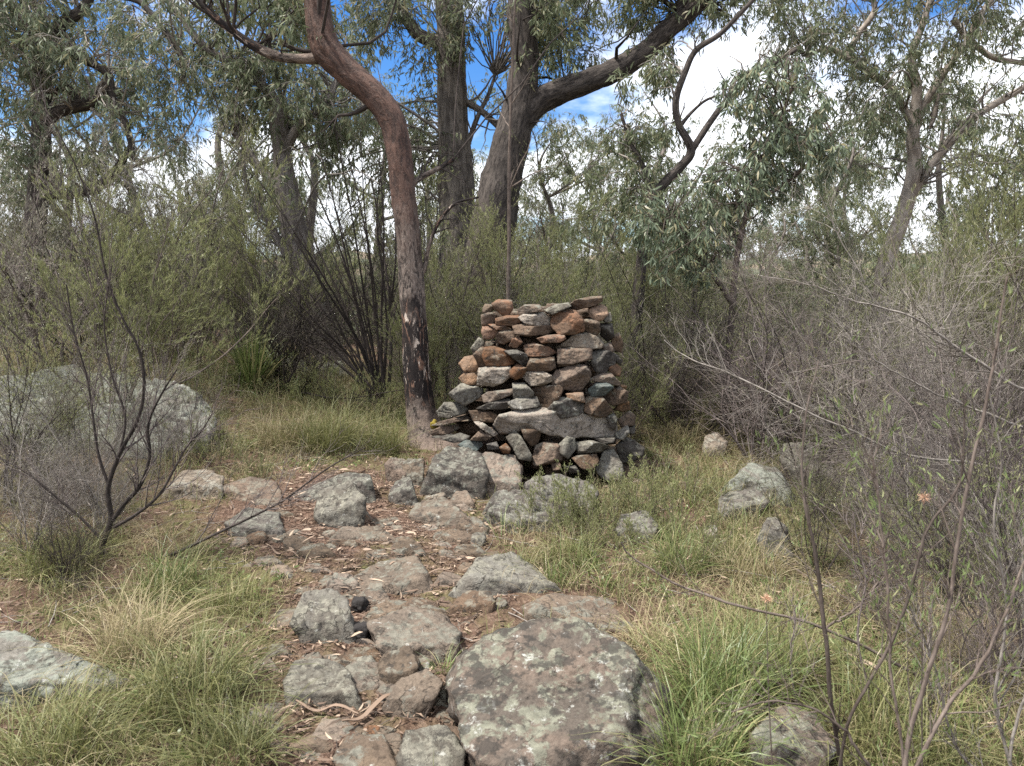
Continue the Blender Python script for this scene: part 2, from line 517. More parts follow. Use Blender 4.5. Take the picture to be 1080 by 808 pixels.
def convex(poly):
    pts = sorted(set(map(tuple, poly)))
    def half(ps):
        h = []
        for p in ps:
            while len(h) > 1 and (h[-1][0] - h[-2][0]) * (p[1] - h[-2][1]) - (h[-1][1] - h[-2][1]) * (p[0] - h[-2][0]) <= 0: h.pop()
            h.append(p)
        return h
    a = half(pts); b = half(pts[::-1])
    return a[:-1] + b[:-1]

# ------------------------------------------------------------------ cairn
A0 = (490, 300, 5.983); B0 = (440, 400, 5.983); C0 = (540, 400, 5.983); Z0 = (380, 290, 2.992)
CS = []
def st(fr, t, *xy):
    CS.append((t, [(fr[0] + xy[i] / fr[2], fr[1] + xy[i + 1] / fr[2]) for i in range(0, len(xy), 2)]))
st(A0,'P',115,150,130,125,175,128,185,155,150,185,115,180)
st(A0,'r',172,125,210,98,295,102,303,150,270,205,235,190,195,160)
st(A0,'b',105,195,165,170,200,200,190,250,110,258)
st(A0,'r',200,215,260,198,340,195,355,235,300,262,200,258)
st(A0,'P',342,155,385,128,470,128,487,155,460,172,345,188)
st(A0,'p',340,210,400,175,500,180,545,225,540,260,470,262,390,250)
st(A0,'g',505,160,570,130,650,115,670,140,620,155,555,190)
st(A0,'b',655,135,700,100,780,82,860,75,865,105,830,130,700,162,655,155)
st(A0,'r',545,235,560,190,625,153,700,170,745,225,752,290,700,310,600,315,560,280)
st(A0,'o',785,150,860,128,895,150,905,185,870,225,830,230,790,200)
st(A0,'b',745,225,800,218,850,240,855,290,830,325,780,310,750,270)
st(A0,'b',200,320,230,290,320,290,310,350,250,375,200,365)
st(A0,'b',310,265,350,252,550,262,560,295,500,318,380,325,320,310)
st(A0,'r',115,265,200,262,215,300,180,340,120,345,108,300)
st(A0,'r',150,252,230,250,285,280,260,292,200,285)
st(A0,'r',280,390,300,345,345,330,365,365,330,400)
st(A0,'r',460,340,530,320,625,315,635,345,600,365,490,370)
st(A0,'p',580,400,650,350,700,315,770,305,840,335,872,370,860,402,750,392,640,400)
st(A0,'r',375,385,440,372,530,395,580,430,540,450,450,440,395,455)
st(A0,'b',395,520,420,455,560,460,570,530,520,550,400,545)
st(A0,'b',590,410,700,400,795,390,798,470,700,490,640,515,590,520)
st(A0,'r',130,400,180,390,260,420,325,490,260,512,140,510,115,450)
st(A0,'g',40,400,90,335,130,360,115,400,60,440)
st(A0,'b',55,440,120,385,135,440,130,515,90,515)
st(A0,'k',250,420,330,415,390,440,405,490,370,515,300,460)
st(A0,'o',-35,500,0,460,50,450,95,510,70,550,0,550)
st(A0,'o',-35,590,0,560,50,545,85,590,70,630,0,630)
st(A0,'p',95,530,200,515,285,515,290,580,240,620,180,640,85,630)
st(A0,'r',285,545,330,505,400,530,390,580,320,600,290,580)
st(A0,'p',365,580,400,550,480,545,545,575,550,610,500,635,420,640)
st(A0,'b',548,590,580,545,700,505,760,515,795,560,780,610,740,665,690,675,620,640,555,640)
st(A0,'k',800,420,880,408,960,450,950,490,890,555,830,550,800,500)
st(A0,'r',905,530,950,495,990,530,980,580,925,570)
st(A0,'P',790,600,850,565,920,560,980,620,975,640,900,612,830,612)
st(A0,'t',780,665,860,600,940,650,880,700,800,705)
st(A0,'k',855,250,930,250,945,330,900,360,860,320)
st(A0,'b',930,330,975,305,1000,370,990,425,940,420,925,370)
st(A0,'b',870,385,920,365,945,420,920,430,880,415)
st(A0,'g',860,200,920,175,930,230,890,245)
st(A0,'g',305,625,380,625,435,680,430,710,310,720)
st(A0,'P',115,700,150,680,300,660,305,690,210,730,125,745)
st(A0,'g',275,745,340,715,450,710,475,770,340,790,300,785)
st(A0,'b',425,655,480,645,615,640,620,665,570,770,500,805,450,720)
st(B0,'l',830,185,895,115,960,120,1045,150,1045,210,980,235,915,245)
st(A0,'o',640,690,745,680,758,745,700,735,650,715)
st(C0,'b',458,165,470,115,560,108,600,150,630,195,590,235,530,235,460,205)
st(A0,'b',870,690,960,640,1030,680,1020,740,940,765,890,730)
st(C0,'o',640,190,700,140,735,140,745,190,700,205)
st(A0,'o',980,630,1025,640,1015,670,990,655)
st(A0,'k',960,440,995,480,985,510,955,490)
st(A0,'k',85,775,270,720,290,740,260,785,120,790)
st(B0,'g',205,90,290,25,405,60,415,100,300,165,240,130)
st(B0,'g',125,205,175,150,270,145,320,185,300,215,200,243,140,235)
st(B0,'b',90,290,150,265,310,225,320,250,230,275,120,295)
st(B0,'b',80,330,150,300,250,283,270,310,190,345,100,355)
st(B0,'k',95,360,225,345,240,355,200,370,100,370)
st(B0,'b',330,200,440,195,500,225,505,270,360,265,350,225)
st(B0,'k',378,185,450,150,580,120,585,150,540,175,430,193)
st(B0,'p',358,270,400,265,510,340,480,360,400,310)
st(B0,'b',335,385,400,320,470,365,430,388)
st(B0,'t',258,415,310,385,405,395,410,420,370,455,300,435)
st(B0,'k',160,380,270,340,330,360,310,390,230,400)
st(Z0,'p',432,475,450,440,560,425,640,450,780,450,800,480,797,512,700,506,620,498,500,490,455,500)
st(B0,'g',565,370,620,330,660,370,720,475,715,510,640,500,600,430)
st(B0,'b',655,310,720,305,780,340,760,400,720,420,680,380)
st(B0,'r',520,430,560,405,590,440,580,470,540,465)
st(B0,'k',440,410,500,395,520,440,450,445)
st(B0,'b',730,500,750,420,800,400,880,410,930,450,910,510,830,530,760,545,735,535)
st(B0,'g',875,430,945,362,990,375,1000,440,950,500,905,470)
st(C0,'g',400,400,500,388,610,420,560,455,420,470)
st(C0,'b',380,500,410,485,530,475,545,520,500,580,440,560)
st(C0,'g',530,560,580,460,640,450,690,530,712,620,690,668,600,640,540,590)
st(C0,'k',660,420,720,370,770,390,830,435,820,480,740,525,690,520,670,460)
st(C0,'b',700,540,840,485,860,540,830,610,750,645,720,640)
st(C0,'k',800,650,880,600,940,660,955,700,900,710,840,690)
st(C0,'l',600,240,640,215,665,250,650,320,615,300)
st(C0,'b',670,255,740,200,775,230,770,290,690,300)
st(C0,'k',735,290,775,290,775,340,745,350)
st(C0,'g',650,340,730,290,740,340,700,385,660,370)
st(C0,'k',520,375,650,370,640,400,580,410)
st(C0,'b',245,530,300,525,315,570,260,575)
st(C0,'k',320,550,400,545,430,590,360,590)

CY = 6.72
cairn = empty('cairn', (0.22, CY, float(H(.22, CY))), 'chest-high cairn of stacked rust brown and grey stones beside the path', 'cairn')
cloc = np.array(cairn.location)
def cairn_front(px, py):
    k = float(np.clip((py - 315) / 190., 0, 1))
    ax = 576 - 10 * k
    half = 78 + 46 * k ** .8
    rd = .56 + .34 * k
    u = np.clip(abs(px - ax) / half, 0, 1)
    return CY - rd * math.sqrt(max(1 - u ** 2.6, 0.0))
for t_, poly in CS:
    poly = convex(poly)
    cx = sum(a for a, b in poly) / len(poly); cy = sum(b for a, b in poly) / len(poly)
    yf = cairn_front(cx, cy)
    wpx = max(a for a, b in poly) - min(a for a, b in poly)
    hpx = max(b for a, b in poly) - min(b for a, b in poly)
    dep = float(np.clip(wpx / FPX * 6 * RNG.uniform(.75, 1.15), .16, .42))
    # grow outline a touch so the stones touch one another
    poly = [(cx + (a - cx) * 1.08, cy + (b - cy) * 1.10) for a, b in poly]
    P, c, pl = poly_planes(poly, yf + .05)
    ctr = c + np.array([0, dep * .42, 0])
    N = [n for a, n in pl]; Hs = [n @ (a - ctr) for a, n in pl]
    def add(n, point):
        n = np.array(n, float); n = n / np.linalg.norm(n); N.append(n); Hs.append(max(n @ (point - ctr), .01))
    fr = c + np.array([0, -.05 + RNG.uniform(-.015, .015), 0])
    add((RNG.uniform(-.5, .5), -1, RNG.uniform(-.35, .7)), fr)
    add((RNG.uniform(-.9, .9), -1, RNG.uniform(-.9, .9)), fr + np.array([0, RNG.uniform(0, .03), 0]))
    add((RNG.uniform(-.2, .2), 1, 0), ctr + np.array([0, dep * .55, 0]))
    hw = wpx / FPX * 6 / 2; hh = hpx / FPX * 6 / 2
    for k in range(5):                    # chipped front corners
        a = RNG.uniform(0, 6.28)
        n = np.array([math.cos(a) * .75, -RNG.uniform(.5, 1.2), math.sin(a)])
        n /= np.linalg.norm(n)
        e = fr + np.array([math.cos(a) * hw, 0, math.sin(a) * hh]) * RNG.uniform(.62, .9)
        add(n, e)
    add((0, -.35, 1), c + np.array([0, 0, hh * .86]))
    ext = np.array([hw, dep * .5, hh]) * 1.0
    V, F = hull_rock(np.array(N), np.array(Hs), ctr, ext, 5 if wpx > 22 else 4, 160, .034, strata=4)
    if wpx > 80:                          # the long slab sags at one end and arches underneath
        u = (V[:, 0] - ctr[0]) / hw; lo_ = ss(-(V[:, 2] - ctr[2]), -.01, .03)
        V[:, 2] += .045 * np.exp(-((u + .42) / .22) ** 2) * lo_ - .02 * lo_ * np.exp(-((u - .3) / .3) ** 2) + .018 * perlin(V * 9.) + .012 * np.cos(u * 2.2)
    mk('stone', V, tris=F, mat=RM[t_], parent=cairn, loc=cloc)
# rubble heart and far side of the cairn
parts = []
for i in range(330):
    k = RNG.uniform(0, 1); th = RNG.uniform(0, 2 * np.pi)
    py = 322 + k * 185
    zz = at(570, py, 6.4)[2]
    hx = (.47 + .33 * k); hy = (.42 + .34 * k)
    rr = math.sqrt(RNG.uniform(.15, 1.))
    x = .27 - .06 * k + math.cos(th) * hx * rr; y = CY + .05 + math.sin(th) * hy * rr
    if math.sin(th) < 0:
        y = CY + math.sin(th) * (hy - .17) * rr
        x = .27 - .06 * k + math.cos(th) * (hx - .06) * rr
    e = np.array([RNG.uniform(.09, .17), RNG.uniform(.09, .16), RNG.uniform(.035, .07)])
    N = norm(RNG.normal(size=(13, 3))); N = np.vstack([N, [[0, 0, 1], [0, 0, -1], [1, 0, 0], [-1, 0, 0], [0, 1, 0], [0, -1, 0]]])
    Hh = np.abs(N * e).sum(1) * RNG.uniform(.6, .8)
    V, F = hull_rock(N, Hh, np.array([x, y, zz]), e, 3, 20, .05)
    parts.append((V, None, F, np.zeros(len(V))))
V, Q, T, _ = join(parts)
tag(mk('rubble_core', V, tris=T, mat=R_BROWN, parent=cairn, loc=cloc), kind='stuff')

# moss cushion on the cairn's side
mc = at(440 + 112 / 5.983, 400 + 292 / 5.983, cairn_front(462, 448) - .0)
V, F = hull_rock(norm(RNG.normal(size=(20, 3))), np.full(20, .035), mc, np.array([.055, .05, .04]), 3, 8, .15)
tag(mk('moss_cushion', V, tris=F, mat=M_MOSS, loc=mc), 'small yellow green moss cushion on the edge of the cairn beside the crooked trunk', 'moss')

# ------------------------------------------------------------------ ground rocks
FOOT = []
def rock(name, t_, label, poly, depth=.8, slope=.6, sub=5, p=50, rough=.035, cat='rock', top=.45, group=None, lift=0., cuts=3, f=None, tx=None, more=()):
    poly = convex(poly)
    xs = [a for a, b in poly]; ys = [b for a, b in poly]
    cx = sum(xs) / len(xs); x0, x1, y0, y1 = min(xs), max(xs), min(ys), max(ys)
    g = ground(cx, min(y1, 1100))[0]
    d0 = g[1]; w = (x1 - x0) / FPX * d0
    D = w * depth
    P, c, pl = poly_planes(poly, d0 + D * .4)
    zt = at(cx, y0, d0 + D * .5)[2]; zb = g[2] - .06 - .1 * w
    xc = at((x0 + x1) / 2, y1, d0 + D * .4)[0]
    ctr = np.array([xc, d0 + D * .5, zb + (zt - zb) * .45])
    N, Hs = [], []
    def add(n, point):
        n = np.array(n, float); n = n / np.linalg.norm(n); N.append(n); Hs.append(max(n @ (point - ctr), .012))
    for (a, n) in pl:
        if n[2] > -.55: add(n, a)
    add((0, 0, -1), np.array([xc, d0, zb]))
    add((RNG.uniform(-.3, .3), -1, slope * .55), np.array([xc, d0 - .02, g[2]]))
    add((RNG.uniform(-.25, .25), 1, .35), ctr + np.array([0, D * .5, 0]))
    f_ = RNG.uniform(.42, .72) if f is None else f
    zt2 = at(cx, y0, d0 + D * .85)[2]
    rise = max(zt2 - g[2], .02)
    tilt = RNG.uniform(-.28, .28) if tx is None else tx
    add((tilt, -(1 - f_) * rise / (D * .75), 1), np.array([xc, d0 + D * .1, g[2] + f_ * rise]))
    for (nx, ny, nz, mx_, my_, dd_) in more:
        add((nx, ny, nz), at(mx_, my_, d0 + dd_))
    e = np.array([w / 2, D / 2, (zt - zb) * .55])
    for k in range(cuts):
        v = RNG.normal(size=3); v[2] = abs(v[2]); v = v / e; v /= np.linalg.norm(v)
        add(v, ctr + v * np.abs(v * e).sum() * RNG.uniform(.68, .9))
    V, F = hull_rock(np.array(N), np.array(Hs), ctr, e, sub, max(p, 90), rough, strata=None if name == 'outcrop' else 3)
    V[:, 2] += lift
    base = np.array([xc, ctr[1], g[2]])
    o = mk(name, V, tris=F, mat=RM[t_], loc=base)
    FOOT.append((xc, ctr[1], w * .5, D * .5))
    return tag(o, label, cat, group)

def pp(*xy): return [(xy[i], xy[i + 1]) for i in range(0, len(xy), 2)]
PATH = pp(300,900,560,900,500,760,478,690,500,652,548,632,530,612,490,588,530,560,500,530,520,512,440,505,405,512,395,500,330,495,300,520,250,545,215,560,250,590,300,610,300,650,262,700,300,745,262,790)
def inside(px, py, poly):
    res = np.zeros(px.shape, bool)
    m = len(poly)
    for i in range(m):
        x1, y1 = poly[i]; x2, y2 = poly[(i + 1) % m]
        c = ((y1 > py) != (y2 > py)) & (px < (x2 - x1) * (py - y1) / (y2 - y1 + 1e-9) + x1)
        res ^= c
    return res
def in_rock(x, y, k=.66):
    r = np.zeros(x.shape, bool)
    for (a, b, w, d) in FOOT + [(.22, CY, .9, .75)]:
        r |= ((x - a) / (w * k)) ** 2 + ((y - b) / (d * k)) ** 2 < 1
    return r


rock('boulder', 'B', 'largest boulder, lichen-mottled grey and brown, at the bottom of the path', pp(472,716,484,690,520,666,560,652,598,648,640,668,690,712,724,762,730,800,690,836,560,836,492,800,476,762), 1.05, .6, 6, 90, .04, 'boulder', .75, cuts=0, f=.5, tx=-.1, more=((.75,-.5,.78,640,700,.26),(.9,-.7,.6,705,762,.25),(-.35,-.62,.78,530,712,.12),(-.8,-.9,.2,500,762,.05),(.1,-1,.12,590,790,.0)))
rock('rock', 'P', 'flat brown rock slab just behind the largest boulder', pp(548,640,580,626,640,630,690,650,680,664,600,662,555,662), .55, .5)
rock('rock', 'm', 'low lichened slab against the upper edge of the largest boulder', pp(385,655,430,640,470,648,488,668,480,695,440,704,400,690), 1.0, .7, rough=.05)
rock('rock', 'g', 'upright rounded brown grey rock beside the two black charred lumps', pp(305,658,320,625,345,617,368,632,374,660,350,680,315,677), .8, .4)
rock('rock', 'g', 'flat-topped grey rock alone in the litter below the two black lumps', pp(298,718,312,697,345,694,368,708,377,730,350,744,300,742), .9, .4)
rock('rock', 'm', 'smooth brown slab tilted in the middle of the path above the charred lumps', pp(365,612,400,592,440,586,450,602,430,627,390,627), 1.0, .9)
rock('rock', 'g', 'square pale grey rock with lichen at the top edge of the path', pp(330,545,338,514,372,507,386,525,385,556,338,557), .8, .5)
rock('rock', 'l', 'dark grey rock tucked behind the square lichened rock', pp(340,508,365,497,392,502,396,525,360,530), .7, .5)
rock('rock', 'l', 'lichen-spotted grey rock under the long bare twigs of the shrub', pp(236,552,262,535,294,541,300,559,264,566,240,563), .9, .5)
rock('rock', 'b', 'dark split stone leaning on a brown block beside the cairn foot', pp(405,490,413,480,430,482,428,505,408,509), .9, .2)
rock('rock', 'm', 'brown squarish block between the split stone and the cairn foot', pp(424,490,434,479,448,484,447,505,436,514,424,508), .9, .2)
rock('rock', 'l', 'small rounded grey stone below the brown block by the cairn', pp(409,524,419,502,433,503,438,520,427,532,411,531), .9, .3)
rock('rock', 'm', 'flat brown stepping slab in the path under the cairn foot', pp(430,545,440,524,470,524,488,540,472,557,435,556), .9, 1.2)
rock('rock', 'g', 'grey lichened rock at the edge of the grass below the cairn', pp(485,612,505,588,540,581,565,598,585,615,560,627,505,625), .9, .5)
rock('rock', 'm', 'brown cracked stone wedged against the left side of the largest boulder', pp(402,748,420,718,450,704,468,720,452,756,410,760), .9, .4)
rock('rock', 'g', 'jagged grey rock at the bottom edge touching the largest boulder', pp(418,800,428,770,470,762,492,790,490,830,425,830), .9, .4)
rock('rock', 'P', 'reddish brown rock at the bottom edge of the litter path', pp(350,800,366,772,405,774,416,800,400,822,360,822), .9, .5)
rock('rock', 'm', 'upright brown stone just below the low lichened slab', pp(398,700,412,680,432,680,444,700,434,718,402,722), .8, .3)
rock('rock', 'P', 'small flat reddish stone in the lower litter', pp(333,770,340,758,365,757,374,768,360,779), .9, 1.)
rock('rock', 'O', 'long pale lichen-crusted slab lying in the grass by the lower left corner', pp(-40,672,15,664,60,686,100,702,134,716,122,738,60,742,-40,745), .55, .25, 6, rough=.05)
rock('rock', 'B', 'low lichened rock half hidden in grass beyond the largest boulder', pp(790,775,825,740,860,752,880,790,870,830,795,830), .9, .6)
rock('outcrop', 'O', 'broad pale grey outcrop behind the bare branching shrub', pp(-90,414,15,396,60,388,128,392,160,410,170,446,120,464,-90,474), .9, 1.1, 6, 40, .06, 'outcrop', .7, f=.4, tx=.1)
rock('outcrop', 'O', 'lower grey outcrop sloping down from the broad one towards the path', pp(150,400,185,402,212,420,226,442,222,464,160,474,140,440), .9, .8, 6, 40, .06, 'outcrop', .7, f=.5, tx=.3)
rock('rock', 'p', 'pale rock in the grass just below the broad outcrop', pp(176,516,192,497,218,493,236,503,236,518,206,527), .9, .5)
rock('rock', 'b', 'flat brown grey rock at the start of the mossy grass beside the path', pp(240,510,264,502,292,508,298,524,258,531), .9, .9)
rock('rock', 'O', 'small pale rock right below the strappy green tussock', pp(262,386,278,372,312,371,322,384,300,392), .9, .5)
rock('rock', 'O', 'small pale rock under the fan of dark stems', pp(332,392,340,382,358,380,366,390,350,397), .9, .5)
rock('rock', 'p', 'smooth cream rounded rock in dry grass beyond the cairn', pp(740,474,744,457,755,454,768,466,765,480,744,482), .8, .3, rough=.02)
rock('rock', 'g', 'blocky pale grey rock beneath the grey thicket', pp(821,484,826,467,850,465,878,488,884,510,850,514,832,502), .8, .2)
rock('rock', 'l', 'flat dark rock with shaded underside in the grass across from the cairn', pp(756,528,764,518,800,516,813,530,800,547,775,542), .8, .2)
rock('rock', 'O', 'mossy lichened rock between the blocky grey and flat dark rocks', pp(772,505,790,487,820,490,832,512,812,532,788,524), .9, .5)
rock('rock', 'g', 'pointed grey rock low in the grass below the flat dark rock', pp(798,568,812,540,830,556,838,590,805,592), .8, .3)
rock('rock', 'p', 'small whitish stone in the grass beyond the cairn foot', pp(741,560,746,552,756,554,758,566,746,569), .8, .3)
rock('rock', 'l', 'low dark lichened rock in the green herbs under the cairn corner', pp(648,560,655,540,682,538,695,556,690,570,655,572), .8, .4)
# cairn foundation boulders
rock('boulder', 'l', 'dark rounded boulder with white lichen carrying the end of the cairn near the trunk', pp(448,505,458,482,472,471,490,470,508,480,516,500,512,520,490,528,462,520), .9, .25, 5, 30, .05, 'boulder', .4)
rock('boulder', 'P', 'pinkish cracked boulder under the middle of the cairn', pp(500,482,515,475,540,479,552,492,549,512,535,520,505,524,498,505), .9, .25, 5, 30, .05, 'boulder', .4)
rock('boulder', 'l', 'speckled lichen boulder under the right hand half of the cairn', pp(554,512,562,500,595,500,618,506,632,520,626,542,600,550,560,545), .8, .35, 5, 30, .06, 'boulder', .4)
rock('rock', 'l', 'low white-lichened rock in front of the speckled boulder', pp(508,548,528,520,556,514,585,530,592,552,560,562,515,560), .9, .5)
rock('rock', 'r', 'small rust brown stone between the pinkish and speckled boulders', pp(563,520,568,509,580,510,583,522,574,528), .8, .2, 4)
rock('rock', 'P', 'pinkish pebbly stone at the foot of the dark rounded boulder', pp(474,530,480,517,492,516,499,528,488,536), .8, .4, 4)
rock('rock', 'p', 'small pale flat stone left of the pinkish pebbly stone', pp(446,525,452,516,468,517,472,524,460,528), .8, .4, 4)
rock('rock', 'l', 'wedge of pale lichened stone standing against the dark boulder foot', pp(508,542,522,518,535,514,537,524,526,542), .8, .3, 4)

SMALL = [(312,578,34,18,'m','brown stone near the twigs'),(297,606,26,14,'P','flat pinkish stone at the litter edge'),(425,583,30,16,'m','angular brown stone above the tilted slab'),
 (398,588,26,12,'P','flat stone left of the angular brown one'),(374,546,22,12,'r','rusty stone below the square lichened rock'),(468,570,26,14,'m','flat stone in the upper litter'),
 (492,556,20,12,'b','small dark stone above the lichened rock'),(505,572,18,16,'g','grey wedge at the grass edge'),(350,582,26,12,'m','half buried brown stone'),
 (452,560,22,9,'P','thin pink stone beside the stepping slab'),(400,553,20,9,'m','low stone in the litter'),(440,637,20,10,'m','stone behind the low slab'),
 (385,705,22,20,'g','grey stone touching the lower slab'),(392,775,22,14,'r','rusty stone near the bottom'),(330,805,36,16,'m','flat stone cut by the bottom edge'),
 (290,795,34,20,'b','brown stone in the bottom grass'),(455,745,24,14,'g','small grey stone beside the largest boulder'),(498,640,18,9,'P','pink flat stone above the largest boulder'),
 (274,590,20,9,'m','stone under the bare twigs'),(346,566,20,10,'P','pink stone below the square rock'),(520,588,16,10,'m','tiny stone by the lichened grey rock'),
 (620,585,18,9,'g','stone in the grass below the cairn'),(255,575,30,12,'P','pink flat stone under the twig tips'),(325,640,20,9,'m','flat stone beside the rounded brown rock'),
 (470,585,18,8,'m','thin chip in the upper path'),(418,560,16,8,'b','dark chip in the upper path'),(288,565,22,10,'m','brown chip near the lichen rock'),(430,612,0,0,'','')]
for (x, y, w, h, t_, lb) in SMALL:
    if w == 0: continue
    k = [(x + w / 2 * math.cos(a) * RNG.uniform(.8, 1.05), y - h * .35 + h / 2 * math.sin(a) * RNG.uniform(.8, 1.1)) for a in np.arange(0, 6.28, .9)]
    rock('stone', t_, lb, k, .9, .6, 4, 18, .05, 'stone')

CH = 0
while CH < 72:
    x = RNG.uniform(215, 560); y = RNG.uniform(512, 800)
    if not inside(np.array([x]), np.array([y]), PATH)[0]: continue
    g = ground(x, y)[0]
    if in_rock(g[0:1], g[1:2], 1.)[0]: continue
    w = RNG.uniform(14, 44) * (y - 330) / 260.; h = w * RNG.uniform(.4, .6)
    k = [(x + w / 2 * math.cos(a) * RNG.uniform(.75, 1.1), y - h * .3 + h / 2 * math.sin(a) * RNG.uniform(.75, 1.15)) for a in np.arange(0, 6.28, 1.05)]
    rock('half_buried_stone', 'mPmbm'[int(RNG.integers(5))], 'small flat brown stone half buried in the leaf litter of the path', k, .9, .8, 4, 18, .05, 'stone', group='small stones half buried in the litter', f=.7)
    CH += 1

# charred lumps
for (x, y, w, h, lb) in ((378, 640, 19, 16, 'round black charred lump, the upper of two beside the rounded rock'), (376, 670, 27, 18, 'longer black charred lump, the lower of two beside the rounded rock')):
    g = ground(x, y + h / 2)[0]
    W = w / FPX * g[1]; Hh = h / FPX * g[1]
    N = norm(RNG.normal(size=(16, 3)))
    V, F = hull_rock(N, np.full(16, 1.) * np.abs(N * [W / 2, W / 2.4, Hh / 2]).sum(1) * .72, g + [0, W * .4, Hh * .42], np.array([W / 2, W / 2.4, Hh / 2]), 4, 10, .12)
    tag(mk('charred_lump', V, tris=F, mat=M_CHAR, loc=g), lb, 'charcoal')

# ------------------------------------------------------------------ terrain mesh
def spaced(a, b, step, far, n):
    core = np.arange(a, b, step)
    k = np.geomspace(step * 1.5, far, n)
    return np.concatenate([(a - k)[::-1], core, b + k])
xs = spaced(-7, 7, .05, 2500, 60); ys = spaced(.5, 12, .05, 2500, 60)
X, Y = np.meshgrid(xs, ys)
Z = H(X, Y)
nearm = ((np.abs(X) < 7.5) & (Y < 12.5) & (Y > 0))
Z = Z + np.where(nearm, .012 * fbm(np.stack([X * 16, Y * 16, 0 * X], -1), 3), 0)
idx = np.arange(X.size).reshape(X.shape)
Q = np.stack([idx[:-1, :-1], idx[:-1, 1:], idx[1:, 1:], idx[1:, :-1]], -1).reshape(-1, 4)
tag(mk('ground', np.stack([X, Y, Z], -1).reshape(-1, 3), quads=Q, mat=M_GROUND), kind='structure')

# far hills
def hill_mat():
    t = NT('far_hill')
    co = t.n('TexCoord').outputs['Object']
    n = t.noise(co, .02, 8, .7)
    c = t.mix(t.ramp(n, .45, .6), (.07, .085, .05), (.24, .18, .13))
    return t.finish(c, .95)
th = np.linspace(-1.3, 1.3, 260); rr = np.linspace(0, 1, 24)
TH, RRr = np.meshgrid(th, rr)
rad = 420 + RRr * 500
hh = (RRr ** .8) * (98 + 38 * fbm(np.stack([TH * 3.2, 0 * TH, 0 * TH], -1), 4)) - 34 + 8 * fbm(np.stack([TH * 22, RRr * 6, 0 * TH], -1), 4)
V = np.stack([np.sin(TH) * rad, np.cos(TH) * rad, hh], -1).reshape(-1, 3)
idx = np.arange(TH.size).reshape(TH.shape)
Q = np.stack([idx[:-1, :-1], idx[:-1, 1:], idx[1:, 1:], idx[1:, :-1]], -1).reshape(-1, 4)
tag(mk('hills', V, quads=Q, mat=hill_mat()), kind='structure')

# ------------------------------------------------------------------ grasses
def blades(root, lean, L, W, K=5, droop=.9, rng=RNG, stiff=0.):
    """grass blades: root (M,3), lean unit dir (M,3)"""
    M = len(root)
    az = rng.uniform(0, 2 * np.pi, M)
    hd = np.stack([np.cos(az), np.sin(az), 0 * az], -1) * .6 + lean * np.array([1, 1, 0])
    hd = norm(hd)
    droop = droop * np.where(rng.uniform(0, 1, (M, 1)) < .18, rng.uniform(1.6, 2.6, (M, 1)), 1.)
    t = np.linspace(0, 1, K)
    el = np.arcsin(np.clip(lean[:, 2], -1, 1))[:, None] - (droop * rng.uniform(.3, 1.3, (M, 1))) * t[None] ** 1.4
    step = (L / (K - 1))[:, None]
    dx = np.concatenate([np.zeros((M, 1)), np.cumsum(np.cos(el[:, :-1]) * step, 1)], 1)
    dz = np.concatenate([np.zeros((M, 1)), np.cumsum(np.sin(el[:, :-1]) * step, 1)], 1)
    P = root[:, None, :] + hd[:, None, :] * dx[..., None]
    P[..., 2] += dz
    tw = rng.uniform(-.6, .6, (M, 1)) + rng.uniform(-.8, .8, (M, 1)) * t
    side = np.stack([-hd[:, 1], hd[:, 0], 0 * az], -1)[:, None, :] * np.cos(tw)[..., None]
    side = side + np.cross(hd, np.stack([-hd[:, 1], hd[:, 0], 0 * az], -1))[:, None, :] * np.sin(tw)[..., None]
    wd = (W[:, None] * np.minimum(1, 1.25 * (1 - t ** 1.8)) + .0003)[..., None] * .5
    V = np.stack([P - side * wd, P + side * wd], 2)
    idx = np.arange(M * K * 2).reshape(M, K, 2)
    Q = np.stack([idx[:, :-1, 0], idx[:, :-1, 1], idx[:, 1:, 1], idx[:, 1:, 0]], -1).reshape(-1, 4)
    return V.reshape(-1, 3), Q, None, np.repeat(rng.uniform(0, 1, M), K * 2)

def tussock_data(n, rad, L, W, droop, spread, rng, K=6):
    a = rng.uniform(0, 2 * np.pi, n); r = rad * np.sqrt(rng.uniform(0, 1, n))
    root = np.stack([np.cos(a) * r, np.sin(a) * r, np.zeros(n) - .02], -1)
    el = np.radians(rng.uniform(90 - spread, 90, n))
    a2 = a + rng.normal(0, .9, n)
    lean = np.stack([np.cos(a2) * np.cos(el), np.sin(a2) * np.cos(el), np.sin(el)], -1)
    return blades(root, lean, L * rng.uniform(.45, 1.1, n), W * rng.uniform(.6, 1.2, n), K, droop, rng)

def scatter(n, polys, ymin=2.2, ymax=13, avoid=PATH, xmax=6.5, keep_avoid=.02, dens=None):
    x = RNG.uniform(-xmax, xmax, n * 8); y = RNG.uniform(ymin, ymax, n * 8)
    ok = np.abs(x) < y * .8 + .6
    x, y = x[ok], y[ok]
    z = H(x, y)
    px, py = project(np.stack([x, y, z], -1))
    m = np.zeros(x.shape, bool)
    for p in polys: m |= inside(px, py, p)
    if avoid: m &= ~(inside(px, py, avoid) & (RNG.uniform(0, 1, x.shape) > keep_avoid))
    m &= ~in_rock(x, y)
    if dens is not None: m &= RNG.uniform(0, 1, x.shape) < dens(x, y)
    x, y, z = x[m][:n], y[m][:n], z[m][:n]
    return np.stack([x, y, z], -1)

